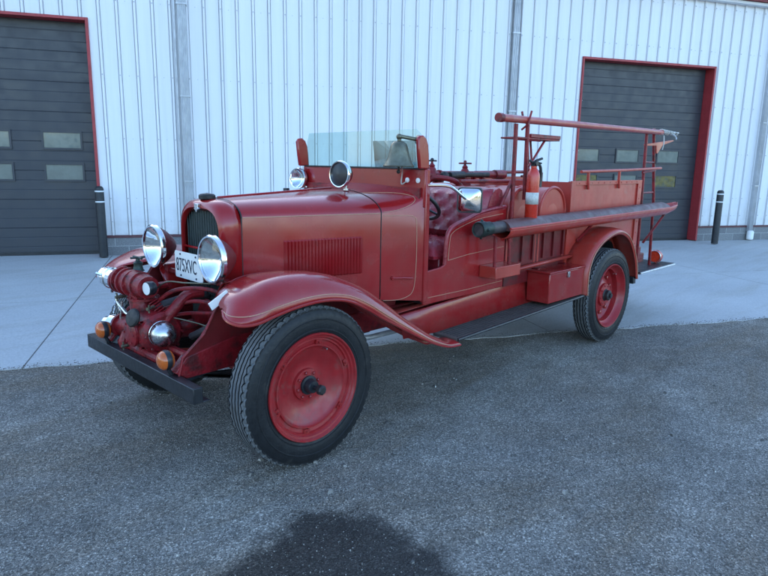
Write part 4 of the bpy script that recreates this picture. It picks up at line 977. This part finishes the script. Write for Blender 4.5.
hoses('cooling_line', [[(-.43, .04, .78), (-.36, -.06, .86), (-.26, -.20, .875), (-.20, -.32, .85)], [(-.42, .03, .74), (-.30, -.12, .80), (-.22, -.26, .80), (-.16, -.36, .84)], [(-.40, .0, .70), (-.30, -.05, .72), (-.2, -.22, .74), (-.15, -.30, .78)]], RG, .011)
hoses('copper_line', [[(-.45, .08, .80), (-.40, -.02, .90), (-.33, -.12, .905), (-.20, -.24, .90)], [(-.40, -.05, .72), (-.30, -.20, .69), (-.25, -.40, .66)]], 'brass', .004)
g = MB()
for k in range(7): g.lathe([(.026, 0), (.030, .004), (.026, .008)], V((-.45, .02, .80))+V((.006, -.006, -.012))*k, (.4, -.4, -.8), 14)
g.build('riser_bolts', RG, pump)
# radiator lower tank / engine front seen behind the pump
g = MB(); g.box(-.12, -.02, -.22, .22, .62, .79); g.build('lower_tank', 'core', T, bevel=.02)
g = MB(); g.lathe([(.09, 0), (.10, .02), (.08, .04)], (-.14, -.04, .68), (-1, 0, 0), 24); g.lathe([(.04, 0), (.04, .10)], (-.14, -.04, .68), (-1, 0, 0), 16); g.tube([(-.40, .03, .62), (-.14, -.02, .66)], .028, 12); g.build('pump_drive', RG, T)
g = MB(); g.tube([(-.50, -.36, .52), (-.50, .36, .52)], .03, 10); g.tube([(-.42, -.36, .56), (-.42, .36, .56)], .02, 8); g.box(-.52, -.30, -.36, .36, .485, .50); g.build('front_cross_member', RG, T)
g = MB(); g.prism([(-.52, .50), (-.30, .50), (-.26, .62), (-.36, .70)], 'y', -.36, -.345); g.prism([(-.52, .50), (-.30, .50), (-.26, .62), (-.36, .70)], 'y', .345, .36); g.build('pump_mount', RG, T, bevel=.004)
# amber signals on the bumper
for sy in (-1, 1):
    g = MB(); c = V((-.585, sy*.375, .594)); g.lathe([(.046, -.018), (.050, 0), (.044, .018)], c, (-1, 0, 0), 24); g.tube([(-.575, sy*.375, .55), (-.56, sy*.375, .515)], .010, 8); sg = g.build('signal_lamp', 'black', T)
    g = MB(); g.lathe([(.047, .012), (.045, .022), (.034, .034), (.018, .040), (0, .042)], c, (-1, 0, 0), 24); g.build('signal_lens', 'amber', sg)
    g = MB(); g.lathe([(.047, -.014), (.044, -.024), (.030, -.034), (0, -.038)], c, (-1, 0, 0), 24); g.build('signal_lens', 'amber', sg)

# ================================================================== separate things carried by the truck
# fire extinguisher standing in its bracket on the suction tray
fe = tag(empty('fire_extinguisher', (2.095, -.715, 1.175)), 'red fire extinguisher with white label clamped to the front rack post', 'extinguisher')
g = MB(); g.lathe([(.041, 0), (.046, .01), (.046, .340), (.042, .365), (.030, .39), (.020, .40), (.020, .415), (0, .416)], (0, 0, -.045), (0, 0, 1), 32); g.build('cylinder', 'ext', fe)
g = MB(); g.lathe([(.0466, .160), (.0466, .245)], (0, 0, -.062), (0, 0, 1), 32, cap=False); g.build('paper_label', pmat('aged_label_paper', (.55, .54, .50), .6, var=.2, scale=60), fe, solid=.0006)
g = MB(); g.box(-.018, .018, -.016, .016, .370, .405); g.tube([(-.01, -.01, .405), (.05, -.035, .425)], .009, 8); g.tube([(-.01, -.01, .40), (.05, -.03, .39)], .007, 8); g.tube([(-.02, .0, .39), (-.05, .005, .41)], .010, 8); g.lathe([(.02, 0), (.02, .012)], (-.0, -.016, .39), (0, -1, 0), 12); g.build('handle', 'black', fe, bevel=.002)
g = MB(); g.tube([(.015, -.01, .385), (.05, -.02, .37), (.068, -.02, .30), (.064, -.02, .22)], [.009, .013], 10, smooth=5); g.build('discharge_hose', 'black', fe)
# hard suction hose in the tray
sh = tag(empty('suction_hose', (1.43, -.735, 1.13)), 'black hard suction hose lying in the red side tray, open end forward', 'hose')
g = MB(); g.tube([(0, 0, 0), (.45, 0, .004), (1.2, 0, .012), (2.9, 0, .035)], .040, 24)
pass
g.build('hose_tube', 'hose', sh)
g = MB(); g.lathe([(.040, .12), (.040, -.005), (.050, -.008), (.054, .002), (.054, .05), (.047, .055), (.047, .12)], (0, 0, 0), (1, 0, .01), 28, cap=False)
for a in (0, PI/2, PI, 3*PI/2): g.sphere((.03, .056*math.cos(a), .056*math.sin(a)), .011, 8)
g.build('hose_coupling', 'greenbrass', sh)
# pike pole resting on the rack hooks
pk = tag(empty('pike_pole', (1.74, -.635, 1.865)), 'long red pike pole lying across the tops of the racks', 'pole')
g = MB(); g.tube([(0, 0, 0), (.02, 0, 0), (2.85, .0, .030)], [.029, .024], 18); g.build('shaft', 'red_warm', pk)
g = MB(); g.lathe([(.031, -.008), (.031, .035)], (0, 0, 0), (1, 0, .01), 18); g.build('end_cap', 'red_gear', pk)
g = MB(); g.tube([(2.83, 0, .030), (3.30, .0, .045)], [.016, .007], 10); g.tube([(3.05, 0, .038), (3.15, -.03, .0), (3.12, -.05, -.03)], [.010, .005], 8, smooth=4); g.build('spike_head', 'silverpaint', pk)
g = MB(); rn = random.Random(5)
for k in range(9): a0 = rn.uniform(0, 6); g.tube([V((2.80+.05*k+.01*j, (.026-.0016*k)*math.cos(a0+j), .034+(.026-.0016*k)*math.sin(a0+j))) for j in range(7)], .006, 6, smooth=3)
g.tube([(2.86, -.02, .0), (2.84, -.035, -.07), (2.83, -.03, -.14)], .005, 6, smooth=3)
g.build('lashing', 'rope', pk)

# ================================================================== CAMERA, LIGHT
cam = bpy.data.cameras.new('camera'); co = bpy.data.objects.new('camera', cam); C.objects.link(co); S.camera = co
yaw, pitch, roll, F = .797460, .199381, .017851, 619.357
fwd = V((math.sin(yaw)*math.cos(pitch), math.cos(yaw)*math.cos(pitch), -math.sin(pitch))); right = V((math.cos(yaw), -math.sin(yaw), 0)); up = right.cross(fwd)
r2 = right*math.cos(roll)+up*math.sin(roll); u2 = -right*math.sin(roll)+up*math.cos(roll)
mw = Matrix((r2, u2, -fwd)).transposed().to_4x4(); mw.translation = V((-1.90292, -3.13010, 1.54910)); co.matrix_world = mw
cam.sensor_width = 36; cam.lens = F/768*36; cam.clip_end = 3000; cam.clip_start = .05

sd = V((.27, .94)).normalized(); el = math.radians(17)
w = bpy.data.worlds.new('World'); S.world = w; w.use_nodes = True; nt = w.node_tree; bg = nt.nodes['Background']
sky = nt.nodes.new('ShaderNodeTexSky'); sky.sky_type = 'NISHITA'; sky.sun_disc = False; sky.sun_elevation = el; sky.sun_rotation = math.atan2(sd.x, sd.y); sky.air_density = 1.0; sky.dust_density = 1.0; sky.ozone_density = 2.7
nt.links.new(sky.outputs[0], bg.inputs[0]); bg.inputs[1].default_value = .15
sl = bpy.data.lights.new('sun', 'SUN'); sl.energy = 3.; sl.angle = math.radians(.5); sl.color = (1, .93, .82)
so = bpy.data.objects.new('sun', sl); C.objects.link(so); d = V((sd.x*math.cos(el), sd.y*math.cos(el), math.sin(el))); so.rotation_euler = d.to_track_quat('Z', 'Y').to_euler(); so.location = d*30
S.view_settings.view_transform = 'Standard'; S.view_settings.look = 'None'; S.view_settings.gamma = 1; S.view_settings.use_curve_mapping = False
S.view_settings.exposure = 2.3
S.cycles.use_denoising = True
try: S.cycles.denoiser = 'OPENIMAGEDENOISE'
except Exception: pass
S.cycles.max_bounces = 8; S.cycles.transparent_max_bounces = 12
